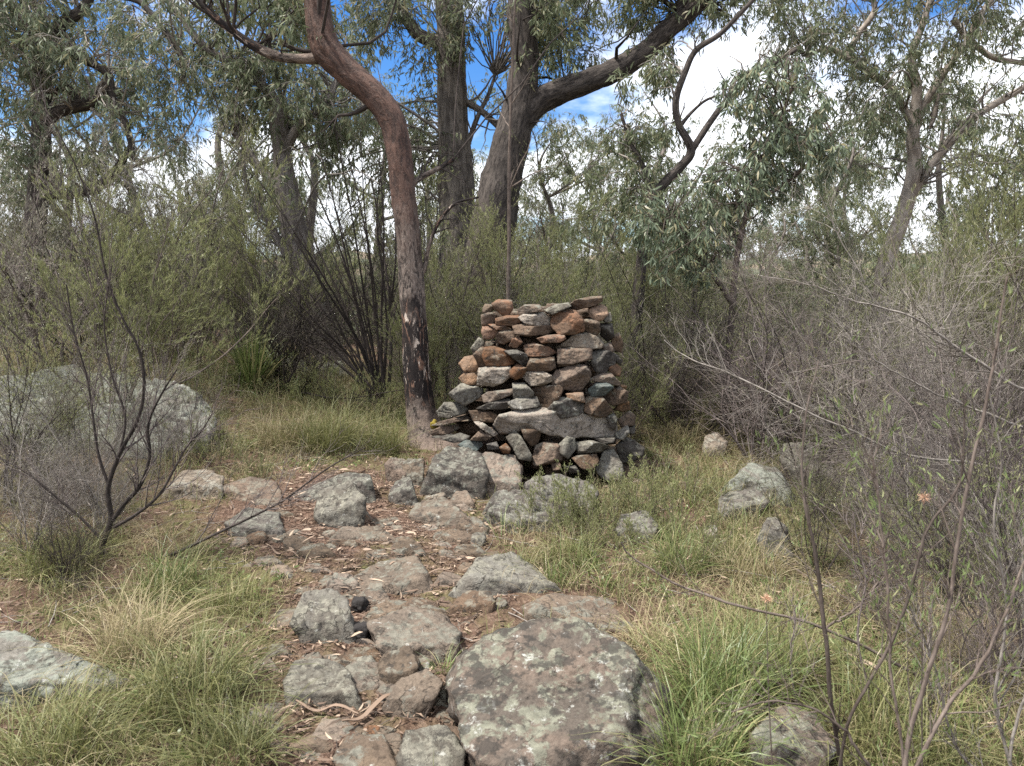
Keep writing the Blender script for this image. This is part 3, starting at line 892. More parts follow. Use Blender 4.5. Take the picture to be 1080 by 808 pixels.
ALL = [pp(-300, 250, 1400, 250, 1400, 1000, -300, 1000)]
def patchy(sc, lo, hi, off=0.):
    return lambda x, y: ss(fbm(np.stack([x * sc + off, y * sc, 0 * x], -1), 3), lo, hi)
def grass_layer(name, n, polys, L, W, droop, mat, dens=None, clump=9, crad=.05, spread=55, **kw):
    c = scatter(n // clump, polys, dens=dens, **kw)
    root = np.repeat(c, clump, 0); M = len(root)
    root[:, :2] += RNG.normal(0, crad, (M, 2))
    root[:, 2] = H(root[:, 0], root[:, 1]) - .015
    el = np.radians(RNG.uniform(90 - spread, 90, M)); a = RNG.uniform(0, 6.28, M)
    lean = np.stack([np.cos(a) * np.cos(el), np.sin(a) * np.cos(el), np.sin(el)], -1)
    sz = np.repeat(RNG.uniform(.55, 1.25, len(c)), clump)
    V, Q, T, val = blades(root, lean, L * sz * RNG.uniform(.5, 1.1, M), W * RNG.uniform(.6, 1.2, M), 5, droop)
    return tag(mk(name, V, quads=Q, mat=mat, val=val), kind='stuff')

LEFTG = pp(-300,560,150,560,300,600,310,660,262,700,300,760,262,1000,-300,1000)
MOSSG = pp(200,470,460,455,470,500,400,505,330,498,260,520,190,500)
RIGHTG = pp(500,560,700,500,1400,500,1400,1000,700,1000,720,740,640,640,560,610)
FARL = pp(-300,350,200,380,430,400,450,470,300,500,200,540,-300,560)
FARR = pp(660,440,1400,430,1400,560,700,560)
grass_layer('grass', 42000, ALL, .13, .0032, 1.3, L_GRASS, dens=patchy(1.1, -.25, .15))
grass_layer('dry_grass', 36000, ALL, .16, .0026, 1.5, L_STRAW, dens=patchy(1.3, -.15, .2, 40.), spread=75)
grass_layer('grass', 19000, [LEFTG, RIGHTG], .24, .0034, 1.6, L_GRASS, dens=patchy(1.6, -.2, .2, 11.), crad=.04, spread=60)
grass_layer('grass', 9000, [RIGHTG], .28, .0042, 1.1, L_MAT, dens=patchy(1.6, -.1, .25, 23.), crad=.03, spread=45)
grass_layer('dry_grass', 34000, [LEFTG, RIGHTG, FARR, FARL], .25, .0026, 2.0, L_STRAW, dens=patchy(1.5, -.1, .25, 71.), spread=70)
grass_layer('grass', 12000, [FARL, FARR], .34, .004, 1.4, L_GRASS, dens=patchy(1.4, -.2, .2, 5.), crad=.06, spread=50)
grass_layer('moss_grass', 26000, [MOSSG], .035, .003, 1., L_GRASS, dens=patchy(1.8, -.3, .0, 5.), crad=.05, spread=70, avoid=None)

# low broad leaved weeds among the grass
c = scatter(1500, [LEFTG, RIGHTG, FARR, MOSSG], dens=patchy(1.7, -.1, .3, 91.)); root_ = np.repeat(c, 9, 0); M_ = len(root_)
root_[:, :2] += RNG.normal(0, .028, (M_, 2)); root_[:, 2] = H(root_[:, 0], root_[:, 1]) + RNG.uniform(0, .05, M_)
V, Q, T, val = leaves(root_, RNG.normal(size=(M_, 3)) * [1, 1, .4] + [0, 0, .5], RNG.uniform(.02, .045, M_), RNG.uniform(.006, .013, M_))
tag(mk('ground_weeds', V, quads=Q, tris=T, mat=L_MAT, val=val), kind='stuff')
grass_layer('dry_grass', 16000, ALL, .42, .003, 1.6, L_STRAW, dens=patchy(1.2, -.2, .2, 31.), ymin=7.6, ymax=11, crad=.07)
grass_layer('grass', 9000, ALL, .36, .004, 1.4, L_MAT, dens=patchy(1.2, -.2, .2, 37.), ymin=7.6, ymax=11, crad=.07)
TUS = [ # px, base py, height m, radius, blades, width, droop, spread, mat, label
 (266,410,.66,.10,380,.015,.55,42,'M','strappy bright green tussock standing up beside the fan of dark stems'),
 (148,376,.62,.12,300,.009,.5,30,'M','upright narrow green tussock on the near edge of the broad outcrop'),
 (345,472,.55,.26,900,.0035,1.2,60,'G','large soft olive tussock beside the crooked trunk'),
 (295,468,.45,.2,600,.0033,1.5,70,'S','straw coloured tussock spilling next to the large olive tussock'),
 (405,478,.42,.14,380,.0035,1.,45,'G','slim green tussock right at the foot of the crooked trunk'),
 (205,742,.40,.18,620,.0038,1.8,75,'G','shaggy drooping tussock between the pale slab and the path'),
 (140,690,.42,.16,520,.0032,1.7,80,'S','dry straw tussock above the end of the pale slab'),
 (60,800,.34,.16,520,.0038,1.6,75,'G','drooping olive tussock in the lower corner under the pale slab'),
 (245,800,.30,.14,420,.0035,1.7,75,'G','low floppy tussock at the bottom edge beside the path'),
 (755,750,.46,.14,620,.004,1.3,50,'M','bright green tussock growing against the largest boulder'),
 (812,716,.42,.16,520,.0036,1.6,70,'G','olive tussock beyond the bright one by the largest boulder'),
 (735,812,.40,.13,420,.0038,1.4,60,'M','bright green tussock at the bottom edge beside the largest boulder'),
 (690,690,.26,.12,320,.0032,1.8,75,'S','pale dry tussock sprawling behind the largest boulder'),
 (930,790,.40,.2,520,.0036,1.6,75,'G','wide tussock under the thin twiggy stems in the lower corner'),
 (1010,700,.40,.2,520,.0034,1.6,75,'S','straw tussock under the thin twiggy stems by the edge'),
 (600,590,.26,.14,380,.0034,1.7,75,'G','low olive tussock on the slope under the cairn boulders'),
 (545,600,.22,.10,260,.003,1.5,70,'G','small tussock above the lichened grey rock'),
 (720,600,.32,.14,360,.0034,1.3,60,'M','green tussock between the small whitish stone and the grass slope'),
 (790,610,.34,.16,420,.0032,1.5,65,'S','straw tussock by the pointed grey rock'),
 (760,452,.34,.16,380,.0036,1.3,50,'S','dry upright tussock behind the cream rounded rock'),
 (705,470,.30,.18,380,.0034,1.5,60,'S','dry tussock just beyond the corner of the cairn'),
 (900,520,.36,.18,380,.0036,1.4,60,'G','olive tussock beside the blocky pale grey rock'),
 (470,712,.16,.03,50,.0035,1.4,60,'M','tiny green sprig against the face of the largest boulder'),
 (60,600,.34,.18,420,.0036,1.4,65,'G','olive tussock under the purple brown twigs'),
 (250,640,.26,.14,360,.0034,1.7,75,'G','low olive tussock beside the rounded brown rock'),
 (180,620,.3,.14,360,.0034,1.6,70,'M','green tussock at the foot of the bare branching shrub'),
]
for (px, py, hgt, rad, n, w, dr, sprd, mt, lb) in TUS:
    g = ground(px, py)[0]
    V, Q, T, val = tussock_data(n, rad, hgt * 1.15, w, dr, sprd, RNG)
    if mt == 'G': val = val * .85
    tag(mk('grass_tussock', V + g, quads=Q, mat={'M': L_MAT, 'G': L_GRASS, 'S': L_STRAW}[mt], val=val, loc=g), lb, 'tussock')

# leaf litter on the path, bark strips, fallen twigs
def litter(name, n, polys, L0, L1, W, mat, avoid=None, ymax=11, dens=None, lift=.004, tilt=.35, vmin=0.):
    p = scatter(n, polys, avoid=avoid, ymax=ymax, dens=dens)
    M = len(p)
    a = RNG.uniform(0, 6.28, M)
    d = np.stack([np.cos(a), np.sin(a), RNG.normal(0, tilt * .4, M)], -1)
    L = RNG.uniform(L0, L1, M)
    V, Q, T, val = leaves(p + np.array([0, 0, 1]) * (lift + RNG.uniform(0, .014, (M, 1))), d, L, W * RNG.uniform(.6, 1.3, M), curve=.16, flat=np.array([[0, 0, 1.]]) + np.random.default_rng(1).normal(0, tilt, (M, 3)))
    return tag(mk(name, V, quads=Q, tris=T, mat=mat, val=vmin + (1 - vmin) * val), kind='stuff')
PB = [PATH]
litter('leaf_litter', 26000, PB, .015, .055, .0075, L_LITTER)
litter('leaf_litter', 1500, PB, .05, .10, .013, L_LITTER, lift=.01)
litter('leaf_litter', 800, PB, .04, .10, .015, L_LITTER, lift=.014, vmin=.82, tilt=.5)
litter('leaf_litter', 500, [RIGHTG, MOSSG], .05, .11, .015, L_LITTER, lift=.03, vmin=.7, tilt=.6)
litter('bark_litter', 320, PB, .07, .17, .011, L_LITTER, lift=.012)
litter('leaf_litter', 14000, ALL, .03, .09, .012, L_LITTER, avoid=PATH, ymax=12)
def sticks(name, n, polys, L0, L1, r, mat, avoid=None):
    p = scatter(n, polys, avoid=avoid, ymax=11); M = len(p); a = RNG.uniform(0, 6.28, M)
    d = np.stack([np.cos(a), np.sin(a), RNG.normal(0, .1, M)], -1)
    P, R = grow(p + np.array([0, 0, .012]), d, RNG.uniform(L0, L1, M), r * RNG.uniform(.4, 1.2, M), 5, .12, 0)
    P[..., 2] = np.maximum(P[..., 2], H(P[..., 0], P[..., 1]) + .005)
    V, Q, bc = tubes(P, R, 4)
    return tag(mk(name, V, quads=Q, mat=mat, bc=bc), kind='stuff')
sticks('fallen_twigs', 1500, PB, .04, .2, .0026, T_BROWN)
sticks('fallen_twigs', 1500, ALL, .1, .5, .0035, T_GREY, PATH)
# a few bark strips and dry leaves large enough to pick out
STRIPS = [(392,757,.30,.022,.9,'curled pale bark strip lying beside the cracked brown stone'),(345,757,.26,.018,-.2,'pinkish bark strip across the litter above the small reddish stone'),
          (452,612,.30,.014,.15,'long thin pale bark strip in the litter beside the tilted slab'),(300,590,.22,.016,-.5,'tan bark strip near the grass edge of the litter'),
          (410,604,.16,.02,.4,'short cream bark strip at the end of the tilted slab')]
for (px, py, L, w, a, lb) in STRIPS:
    g = ground(px, py)[0]
    K = 14; t = np.linspace(-.5, .5, K)
    cx = g[0] + np.cos(a) * t * L - np.sin(a) * .01 * np.sin(t * 5); cyy = g[1] + np.sin(a) * t * L + .012 * np.sin(t * 6)
    cz = H(cx, cyy) + .014 + .012 * np.sin(t * 9) + .01
    wv = w * (1 - np.abs(t * 2) ** 3 * .8) * .5
    s = np.array([-math.sin(a), math.cos(a), 0])
    c = np.stack([cx, cyy, cz], -1)
    rows = [c + s * wv[:, None] * u + np.array([0, 0, 1]) * (abs(u) * w * .35) + np.array([0, 0, h]) for h in (0, .003) for u in (-1, -.4, .4, 1)]
    V = np.stack(rows, 1).reshape(-1, 3); idx = np.arange(K * 8).reshape(K, 8)
    order = [0, 1, 2, 3, 7, 6, 5, 4]
    Q = []
    for i in range(8):
        p_, q_ = order[i], order[(i + 1) % 8]
        Q.append(np.stack([idx[:-1, p_], idx[:-1, q_], idx[1:, q_], idx[1:, p_]], -1))
    tag(mk('bark_strip', V, quads=np.concatenate(Q), mat=L_LITTER, val=np.full(len(V), .78), loc=g), lb, 'bark strip')

# ------------------------------------------------------------------ woody plants
def limb(pts, d=None, n=40, sides=16, rough=.14, dd=None):
    """pts: list of (px, py, width_px[, dist]) -> smooth world path with radius"""
    W_ = []
    for i, p in enumerate(pts):
        dist = p[3] if len(p) > 3 else d
        q = at(p[0], p[1], dist)
        W_.append([*q, p[2] / FPX * dist / 2])
    return smooth_path(W_, n)

def plant(name, label, cat, limbs, bark, twig_mat, lv, leaf=None, leaf_mat=None, base=None, group=None, part='limb', rough=.14,
          sides=16, rng=RNG, clusters=None, cl=None, first='trunk', crown='crown'):
    """limbs: list of (K,4) paths. lv: list of branching levels (n, t0, t1, angle, length range, radius factor, wander, grav, K).
       leaf: (per twig, L, W, mode). clusters: world points that carry foliage, cl their settings"""
    if base is None: base = limbs[0][0, :3]
    root = empty(name, base, label, cat, group)
    base = np.array(root.location)
    for i, L in enumerate(limbs):
        V, Q, bc = tubes(L[None, :, :3], L[None, :, 3], sides if L[0, 3] > .03 else 8, rough if L[0, 3] > .02 else .05, 9.)
        mk(first if i == 0 else part, V, quads=Q, mat=bark if L[0, 3] > .006 else twig_mat, parent=root, bc=bc, loc=base)
    tw, lf = [], None
    lastP = lastR = None
    K0 = 24
    Pl = np.stack([L[np.linspace(0, len(L) - 1, K0).astype(int), :3] for L in limbs])
    Rl = np.stack([L[np.linspace(0, len(L) - 1, K0).astype(int), 3] for L in limbs])
    P, R = Pl, Rl
    pool = []
    for li, (n, t0, t1, ang, l0, l1, rf, wander, grav, K) in enumerate(lv):
        s, d, rad, t = children(P, R, n, t0, t1, ang, rng)
        M = len(s)
        r0 = np.maximum(rad * rf, .0012)
        r0 = np.minimum(r0, .03)
        P, R = grow(s, d, rng.uniform(l0, l1, M) * (1.1 - .5 * t), r0, K, wander, grav, rng)
        tw.append((P, R)); pool.append((P, R))
    if clusters is not None and len(clusters):
        Lp = Pl.reshape(-1, 3); Lr = Rl.reshape(-1)
        C = np.asarray(clusters)
        dd = np.linalg.norm(C[:, None] - Lp[None], axis=2) + .6 * np.maximum(0, Lp[None, :, 2] - C[:, None, 2]) + np.where(Lr > .06, .8, 0)[None]
        near = dd.argmin(1)
        A = Lp[near]; K = 9
        t = np.linspace(0, 1, K)[None, :, None]
        bend = rng.normal(0, .14, (len(C), 1, 3)) * np.linalg.norm(C - A, axis=1)[:, None, None]
        up = np.array([0, 0, .22]) * np.linalg.norm(C - A, axis=1)[:, None, None]
        Pb = A[:, None] * (1 - t) + C[:, None] * t + np.sin(t * np.pi) * (bend + up) + .03 * rng.normal(size=(len(C), K, 3)) * (t > 0) * (t < 1)
        rb = np.minimum(Lr[near] * .5, .007 + .007 * np.linalg.norm(C - A, axis=1))
        Rb = rb[:, None] * np.linspace(1, .3, K)[None]
        tw.append((Pb, Rb))
        rc, ntw, nl = cl['r'], cl['twigs'], cl['leaves']
        s, d, rad, _ = children(Pb, Rb, ntw, .55, 1., 65, rng)
        P, R = grow(s, norm(d + np.array([0, 0, cl.get('lift', -.1)])), rng.uniform(.5, 1.2, len(s)) * rc, np.maximum(rad * .5, .0018), 6, .3, cl.get('grav', -.18), rng)
        tw.append((P, R))
        s, d, rad, _ = children(P, R, 2, .3, 1., 50, rng)
        P2, R2 = grow(s, d, rng.uniform(.3, .7, len(s)) * rc, np.full(len(s), .0014), 5, .3, cl.get('grav', -.18) * 1.3, rng)
        tw.append((P2, R2))
        leafs = [leaf_on(P2, nl, cl, rng), leaf_on(P, nl, cl, rng)]
        lf = join(leafs)
    elif leaf is not None:
        lf = join([leaf_on(p_, leaf['leaves'] if not i_ else leaf['leaves'] // 2, leaf, rng) for i_, (p_, _) in enumerate(pool[-leaf.get('lv', 1):][::-1])])
    if tw:
        ps = [tubes(P, R, 3 if R.max() < .008 else 5) for P, R in tw]
        V, Q, _, bc = join([(v, q, None, b) for v, q, b in ps])
        if lf is None:
            mk('sprays', V, quads=Q, mat=twig_mat, parent=root, bc=bc, loc=base)
        else:
            n, q = len(V), len(lf[1])
            mk(crown, np.concatenate([V, lf[0]]), quads=np.concatenate([Q, lf[1] + n]), tris=lf[2] + n, mat=twig_mat, mat2=leaf_mat, split=(q, len(lf[2])), parent=root,
               bc=np.concatenate([bc, np.zeros((len(lf[0]), 3))]), val=np.concatenate([np.zeros(n), lf[3]]), loc=base)
    return root

def leaf_on(P, n, c, rng):
    s, d, _, _ = children(P, np.ones(P.shape[:2]), n, c.get('t0', .25), 1., c.get('ang', 50), rng)
    s = s + rng.normal(0, .004, s.shape)
    d = norm(d + np.array([0, 0, -1]) * c.get('hang', .9) * rng.uniform(.3, 1.3, (len(s), 1)) + np.array([0, 0, c.get('rise', 0)]))
    return leaves(s, d, c['L'] * rng.uniform(.6, 1.15, len(s)), c['W'] * rng.uniform(.7, 1.2, len(s)), rng)

# sky gaps of the photograph's canopy, as directions through which few leaves hang
HOLES = [(262,18,34,24),(405,85,34,34),(350,75,26,22),(508,95,22,66),(420,150,18,26),(590,148,46,36),(625,120,36,26),(720,45,12,14),(770,68,52,44),(735,118,26,22),(905,165,34,20),(1058,95,40,38),
         (1040,165,30,26),(720,165,14,20),(205,188,34,32),(165,165,24,20),(140,190,26,20),(215,120,20,24),(60,190,14,10),(610,225,20,12),(855,225,26,12),(330,210,18,26),(380,215,16,26),(235,245,26,22),(500,200,14,26),
         (20,85,10,12),(95,85,12,10),(860,60,14,12),(1000,150,18,16),(925,185,26,16),(650,170,16,20),(440,20,20,26),(505,20,14,20),(300,150,20,20)]
def holes_w(px, py):
    w = 0
    for (a, b, rx, ry) in HOLES:
        w = np.maximum(w, 1 - ss(((px - a) / rx) ** 2 + ((py - b) / ry) ** 2, .7, 1.5))
    return w
def clusters_in(n, boxes, d0, d1, rng=RNG, hole=.97):
    """foliage clump centres: boxes (x0,y0,x1,y1[,weight]) seen from the path"""
    ws = np.array([((b[2] - b[0]) * (b[3] - b[1])) * (b[4] if len(b) > 4 else 1) for b in boxes], float)
    pick = rng.choice(len(boxes), n * 4, p=ws / ws.sum())
    B = np.array([b[:4] for b in boxes], float)[pick]
    px = rng.uniform(B[:, 0], B[:, 2]); py = rng.uniform(B[:, 1], B[:, 3])
    ok = rng.uniform(0, 1, len(px)) > holes_w(px, py) * hole
    px, py = px[ok][:n], py[ok][:n]
    return at(px, py, rng.uniform(d0, d1, len(px)))
GUM = dict(r=.34, twigs=7, leaves=6, L=.115, W=.019, hang=1.0, grav=-.2)

def tree_base(px, d):
    q = at(px, 400, d); return [q[0], d, float(H(q[0], d)) - .12]
def down(path_pts, d, px, flare=1.5):
    """add the buried foot of a trunk to a limb given top down or bottom up"""
    return path_pts

# crooked tree in front
dA = 7.1
gA = tree_base(449, dA)
py_g = float(project(np.array([[gA[0], gA[1], gA[2]]]))[1][0])
LA = limb([(456,py_g,70),(451,py_g-18,46),(445,440,33),(440,400,28.5),(436,330,26.5),(432,267,25.5),(425,200,25.5),(419,150,26),(411,122,27),(390,96,27),(364,74,28),(345,54,31),(337,25,26.5),(334,-10,26),(336,-60,24,7.0),(350,-160,20,6.8),(330,-280,14,6.5)], dA, 150, 40)
LA2 = limb([(338,60,14),(322,62,10),(300,61,9),(283,56,10),(262,45,9),(240,29,8),(222,14,7),(204,-8,6),(170,-60,4)], dA, 40)
LA3 = limb([(434,300,9),(447,285,5),(452,262,4),(462,236,3.4),(480,215,3),(505,208,2)], dA, 30)
LA4 = limb([(425,205,7,7.1),(440,190,6,7.2),(462,178,5,7.3),(478,168,4,7.4)], dA, 24)
knots = [(345,57,13),(417,152,10),(399,128,6)]
tA = plant('crooked_gum_tree', 'crooked red brown tree bending over beside the cairn with charred flaky lower bark', 'tree', [LA, LA2, LA3, LA4], B_CROOK, T_DARK,
      [(5,.35,1.,50,.3,.9,.5,.2,.02,7),(5,.2,1,45,.15,.4,.6,.25,0,5)], None, L_GUM, rough=.13, sides=44,
      clusters=np.concatenate([clusters_in(26, [(60,-260,700,-60)], 6.2, 8.), clusters_in(9, [(225,-20,330,20)], 7., 7.6)]), cl=GUM)

# tall straight tree behind
dB = 11.5
gB = tree_base(484, dB); pb = float(project(np.array([gB]))[1][0])
LB = limb([(488,pb,48),(485,290,42),(483,240,38),(481,185,37),(478,134,31),(476,70,29),(474,0,28),(470,-80,25),(476,-200,20)], dB, 90)
LBb = limb([(473,52,22),(461,45,14),(441,36,13),(428,18,12),(414,-4,11),(396,-40,9)], dB, 30)
LBc = limb([(480,104,10),(494,109,7),(511,120,6.5),(526,134,6)], dB, 20)
LBd = limb([(482,172,10),(494,150,6),(503,125,5),(515,100,4),(522,80,3)], dB, 24)
plant('straight_gum_tree', 'tall straight grey brown trunk between the crooked tree and the forked tree', 'tree', [LB, LBb, LBc, LBd], B_ROUGH, T_GREY,
      [(7,.3,1,55,.4,1.2,.4,.2,.03,7)], None, L_GUM, clusters=np.concatenate([clusters_in(95, [(372,-60,560,40),(350,10,470,130,.6),(560,-60,650,60,.8)], 10.6, 12.6), clusters_in(30, [(340,130,480,240)], 11, 13.)]), cl=dict(GUM, r=.4), rough=.16, sides=28)

# forked tree with the big limb
dC = 10.2
gC = tree_base(514, dC); pc = float(project(np.array([gC]))[1][0])
LC = limb([(512,pc,60),(515,290,52),(521,234,46),(531,180,40),(541,140,36),(549,105,32),(553,60,28),(549,10,28),(553,-60,24),(540,-180,18)], dC, 90)
LCb = limb([(544,142,26),(556,120,26),(575,103,25),(610,89,24),(645,76,22),(680,55,21),(708,28,20),(745,-6,18),(790,-60,15),(830,-120,11)], dC, 70)
LCc = limb([(700,40,12),(716,12,9),(722,-20,8),(740,-70,6)], dC, 20)
plant('forked_gum_tree', 'big dark forked tree whose heavy limb sweeps up above the cairn', 'tree', [LC, LCb, LCc], B_DARK, T_DARK,
      [(8,.4,1,60,.4,1.3,.35,.25,-.02,7)], None, L_GUM, clusters=clusters_in(120, [(560,-70,700,85),(540,-70,860,20),(560,-20,600,60,2),(700,-60,800,30)], 9.4, 11.4), cl=GUM, rough=.2, sides=32)

# leaning grey tree
dD = 10.8
gD = tree_base(352, dD); pd = float(project(np.array([gD]))[1][0])
LD = limb([(360,pd,34),(343,360,31),(326,300,29),(312,250,27),(303,205,24),(298,165,19),(294,125,17),(288,105,13),(272,85,9),(250,69,8),(228,58,8),(208,41,7),(192,18,6),(172,-4,5),(150,-40,4)], dD, 110)
LDb = limb([(302,215,12),(286,190,9),(270,172,8),(256,152,7),(246,140,5)], dD, 24)
LDc = limb([(298,160,12),(318,130,9),(345,108,8),(352,92,7),(365,70,5)], dD, 24)
LDd = limb([(318,290,12),(300,265,8),(284,235,7),(262,200,5),(255,160,4)], dD, 24)
plant('leaning_stringy_tree', 'leaning grey tree with stringy bark behind the crooked tree', 'tree', [LD, LDb, LDc, LDd], B_STRING, T_GREY,
      [(10,.15,1,55,.4,1.1,.4,.2,.02,7),(5,.2,1,50,.2,.5,.6,.25,0,5)], None, L_GUM,
      clusters=clusters_in(120, [(200,-40,330,90),(225,60,400,140,.8),(270,110,400,200,.6)], 9.8, 11.8), cl=dict(GUM, r=.36), rough=.2, sides=24)

# gnarled curving tree
THIN = lambda Ls, k: [L.__setitem__((slice(None), 3), L[:, 3] * k) for L in Ls]
dF = 9.2
gF = tree_base(672, dF); pf = float(project(np.array([gF]))[1][0])
LF = limb([(668,pf,20),(672,330,16),(680,250,14),(693,204,13),(718,176,12),(729,158,11),(716,131,9),(713,106,9),(722,78,8),(734,53,7.5),(758,37,6.5),(779,16,6),(797,-4,5),(820,-40,4)], dF, 100)
LFb = limb([(729,160,9),(745,135,8),(763,110,8),(787,82,7),(816,67,6),(840,52,5)], dF, 40)
LFc = limb([(690,212,9),(677,172,6),(665,151,5),(655,120,4)], dF, 24)
LFd = limb([(716,135,6),(730,118,4),(748,104,3.4),(775,98,2.4)], dF, 20)
LFe = limb([(770,100,7),(776,84,6),(800,72,5),(822,60,4)], dF, 20)
THIN([LF, LFb, LFc, LFd, LFe], .8)
plant('gnarled_tree', 'thin dark tree with a snaking trunk and forked bare branches beyond the cairn', 'tree', [LF, LFb, LFc, LFd, LFe], B_DARK, T_GREY,
      [(6,.35,1,45,.2,.7,.45,.25,.02,7),(4,.2,1,45,.15,.4,.6,.25,0,5)], None, L_GUM, clusters=clusters_in(34, [(640,130,700,200),(655,60,712,140,.7),(590,170,700,235)], 9., 10.), cl=dict(GUM, r=.26), sides=16)

# pale limbed tree on the far side
dE = 12.
gE = tree_base(938, dE); pe = float(project(np.array([gE]))[1][0])
LE = limb([(930,pe,26),(930,310,22),(938,265,21),(952,228,20),(964,180,18),(963,143,15),(967,94,12),(962,60,9),(975,20,8),(985,-20,7)], dE, 80)
LEb = limb([(965,140,10),(975,110,9),(995,78,9),(1018,46,8),(1032,20,8),(1048,-4,7),(1070,-40,5)], dE, 40)
LEc = limb([(952,225,11),(978,180,9),(1008,143,9),(1036,118,9),(1080,92,8),(1130,60,6)], dE, 40)
LEd = limb([(1005,20,8),(1024,43,7),(1048,61,7),(1080,67,6),(1120,80,4)], dE, 24)
LEe = limb([(962,130,10),(940,94,9),(918,78,8),(893,61,8),(873,51,6),(850,60,4)], dE, 30)
LEf = limb([(893,60,7),(905,37,7),(922,12,7),(918,-10,6)], dE, 20)
LEg = limb([(973,112,8),(988,100,6),(984,125,6),(980,136,3)], dE, 16)
THIN([LE, LEb, LEc, LEd, LEe, LEf, LEg], .8)
plant('pale_limbed_gum_tree', 'gum tree with pale spreading limbs reaching over the grey thicket', 'tree', [LE, LEb, LEc, LEd, LEe, LEf, LEg], B_PALE, T_GREY,
      [(7,.3,1,50,.4,1.2,.4,.25,0,7)], None, L_GUM, clusters=clusters_in(165, [(790,-60,1100,70),(880,60,1010,130),(1000,60,1110,150,.4),(880,120,960,200,.6),(985,150,1110,215,.6),(800,20,900,70)], 10.8, 13.), cl=dict(GUM, r=.38), sides=24)

# old tree at the far edge
dH = 10.2
gH = tree_base(30, dH); ph = float(project(np.array([gH]))[1][0])
LH = limb([(24,ph,30),(30,330,24),(36,250,21),(42,180,19),(45,110,18),(45,62,17),(54,38,14),(70,22,12),(88,8,10),(100,-20,9),(110,-80,8)], dH, 90)
LHb = limb([(44,75,12),(60,52,8),(86,62,8),(113,78,8),(119,104,7.5),(134,136,7),(142,170,5)], dH, 40)
LHc = limb([(46,130,13),(62,118,12),(80,111,14),(97,107,13),(110,94,11),(116,84,9)], dH, 30)
LHd = limb([(40,200,14),(66,206,9),(92,202,8),(118,184,8),(131,166,7),(140,150,5)], dH, 30)
LHe = limb([(96,-10,9),(143,0,6),(160,16,5.5),(181,42,5.5),(191,59,5.5),(194,86,4.5)], dH, 30)
LHf = limb([(84,108,8),(70,92,7),(58,98,5)], dH, 16)
plant('old_gum_tree', 'old gum tree with twisted dark and pale branches at the edge over the broad outcrop', 'tree', [LH, LHb, LHc, LHd, LHe, LHf], B_DARK, T_GREY,
      [(8,.3,1,55,.4,1.1,.4,.25,0,7),(4,.2,1,50,.2,.5,.6,.25,0,5)], None, L_GUMD,
      clusters=clusters_in(155, [(-60,-60,60,75,1.6),(30,0,200,60),(100,60,215,160,.8),(-60,75,40,170,.8)], 9., 11.5), cl=GUM, sides=28)

# young gum with blue green leaves beyond the cairn
dG = 7.9
gG = tree_base(770, dG); pg = float(project(np.array([gG]))[1][0])
LG = limb([(762,pg,9),(766,400,8),(772,330,7),(776,280,6.5),(786,230,6),(803,180,5),(822,130,4),(836,90,3)], dG, 50)
LGb = limb([(772,320,6),(752,290,4.5),(728,258,3.5),(705,240,2.5)], dG, 24)
LGc = limb([(790,215,5),(822,198,4),(850,175,3.5),(880,150,2.5)], dG, 24)
def blob(n, els, d0, d1, rng=RNG):
    out = []
    for (cx, cy, rx, ry, w) in els:
        m = int(n * w)
        a = rng.uniform(0, 6.28, m); r = np.sqrt(rng.uniform(0, 1, m))
        out.append(at(cx + rx * r * np.cos(a), cy + ry * r * np.sin(a), rng.uniform(d0, d1, m)))
    return np.concatenate(out)
plant('young_blue_gum', 'young gum sapling with dense blue green leaves drooping between the cairn and the grey thicket', 'sapling', [LG, LGb, LGc], T_BROWN, T_BROWN,
      [(5,.4,1,45,.2,.4,.5,.2,.05,5)], None, L_BLUE, clusters=blob(170, [(818,108,58,48,.26),(840,160,55,48,.22),(785,185,45,40,.13),(728,240,62,46,.24),(755,215,50,36,.12),(700,262,40,30,.06)], 7.2, 8.7),
      cl=dict(r=.17, twigs=5, leaves=5, L=.10, W=.018, hang=1.1, grav=-.22), sides=10, first='stem', part='branch', crown='foliage')
# dense dark bush right of it in the middle distance
# thin pole behind the cairn
dP = 7.9
gP = tree_base(536, dP); ppx = float(project(np.array([gP]))[1][0])
LP = limb([(536,ppx,7),(536,320,6),(537,250,5.4),(537,180,5),(539,110,4),(541,60,3.4),(543,10,3),(548,-60,2)], dP, 50)
THIN([LP], .75)
plant('slender_sapling', 'slender straight bare sapling rising right behind the cairn', 'sapling', [LP], T_BROWN, T_BROWN, [(10,.35,1,40,.3,.9,.5,.15,.02,6),(4,.2,1,40,.1,.3,.6,.2,0,5)], None, sides=10, first='stem')

# ---------- bare shrubs with traced stems
dS = 4.3
S1 = [limb([(106,600,11),(108,575,9),(117,548,8),(114,516,7),(126,479,6),(146,441,5.5),(152,404,4.5),(146,367,4),(130,337,3.4),(112,290,3),(100,230,2.6),(82,180,2.2),(62,140,1.8),(38,100,1.2)], dS, 70),
      limb([(116,552,7),(131,532,6),(149,510,5.5),(158,479,4.5),(156,449,3.6),(168,420,3),(186,390,2.2)], dS, 36),
      limb([(120,556,6),(143,543,5),(167,523,4),(182,498,3.6),(197,471,3),(212,455,2.4),(223,438,1.8)], dS, 30),
      limb([(112,590,6),(140,592,5),(180,585,4.6),(230,562,4),(270,543,3.4),(300,527,3),(330,505,2.4),(352,490,2),(385,472,1.2)], dS, 44),
      limb([(116,516,5),(104,480,4),(98,440,3.4),(92,400,3),(78,350,2.4),(70,300,1.8)], dS, 30),
      limb([(108,570,5),(84,545,4),(60,525,3.4),(30,500,2.6),(-5,480,2)], dS, 30),
      limb([(126,479,4),(132,440,3.4),(118,395,3),(110,340,2.4),(118,280,1.8)], dS, 30)]
for L in S1: L[:, 3] *= .74
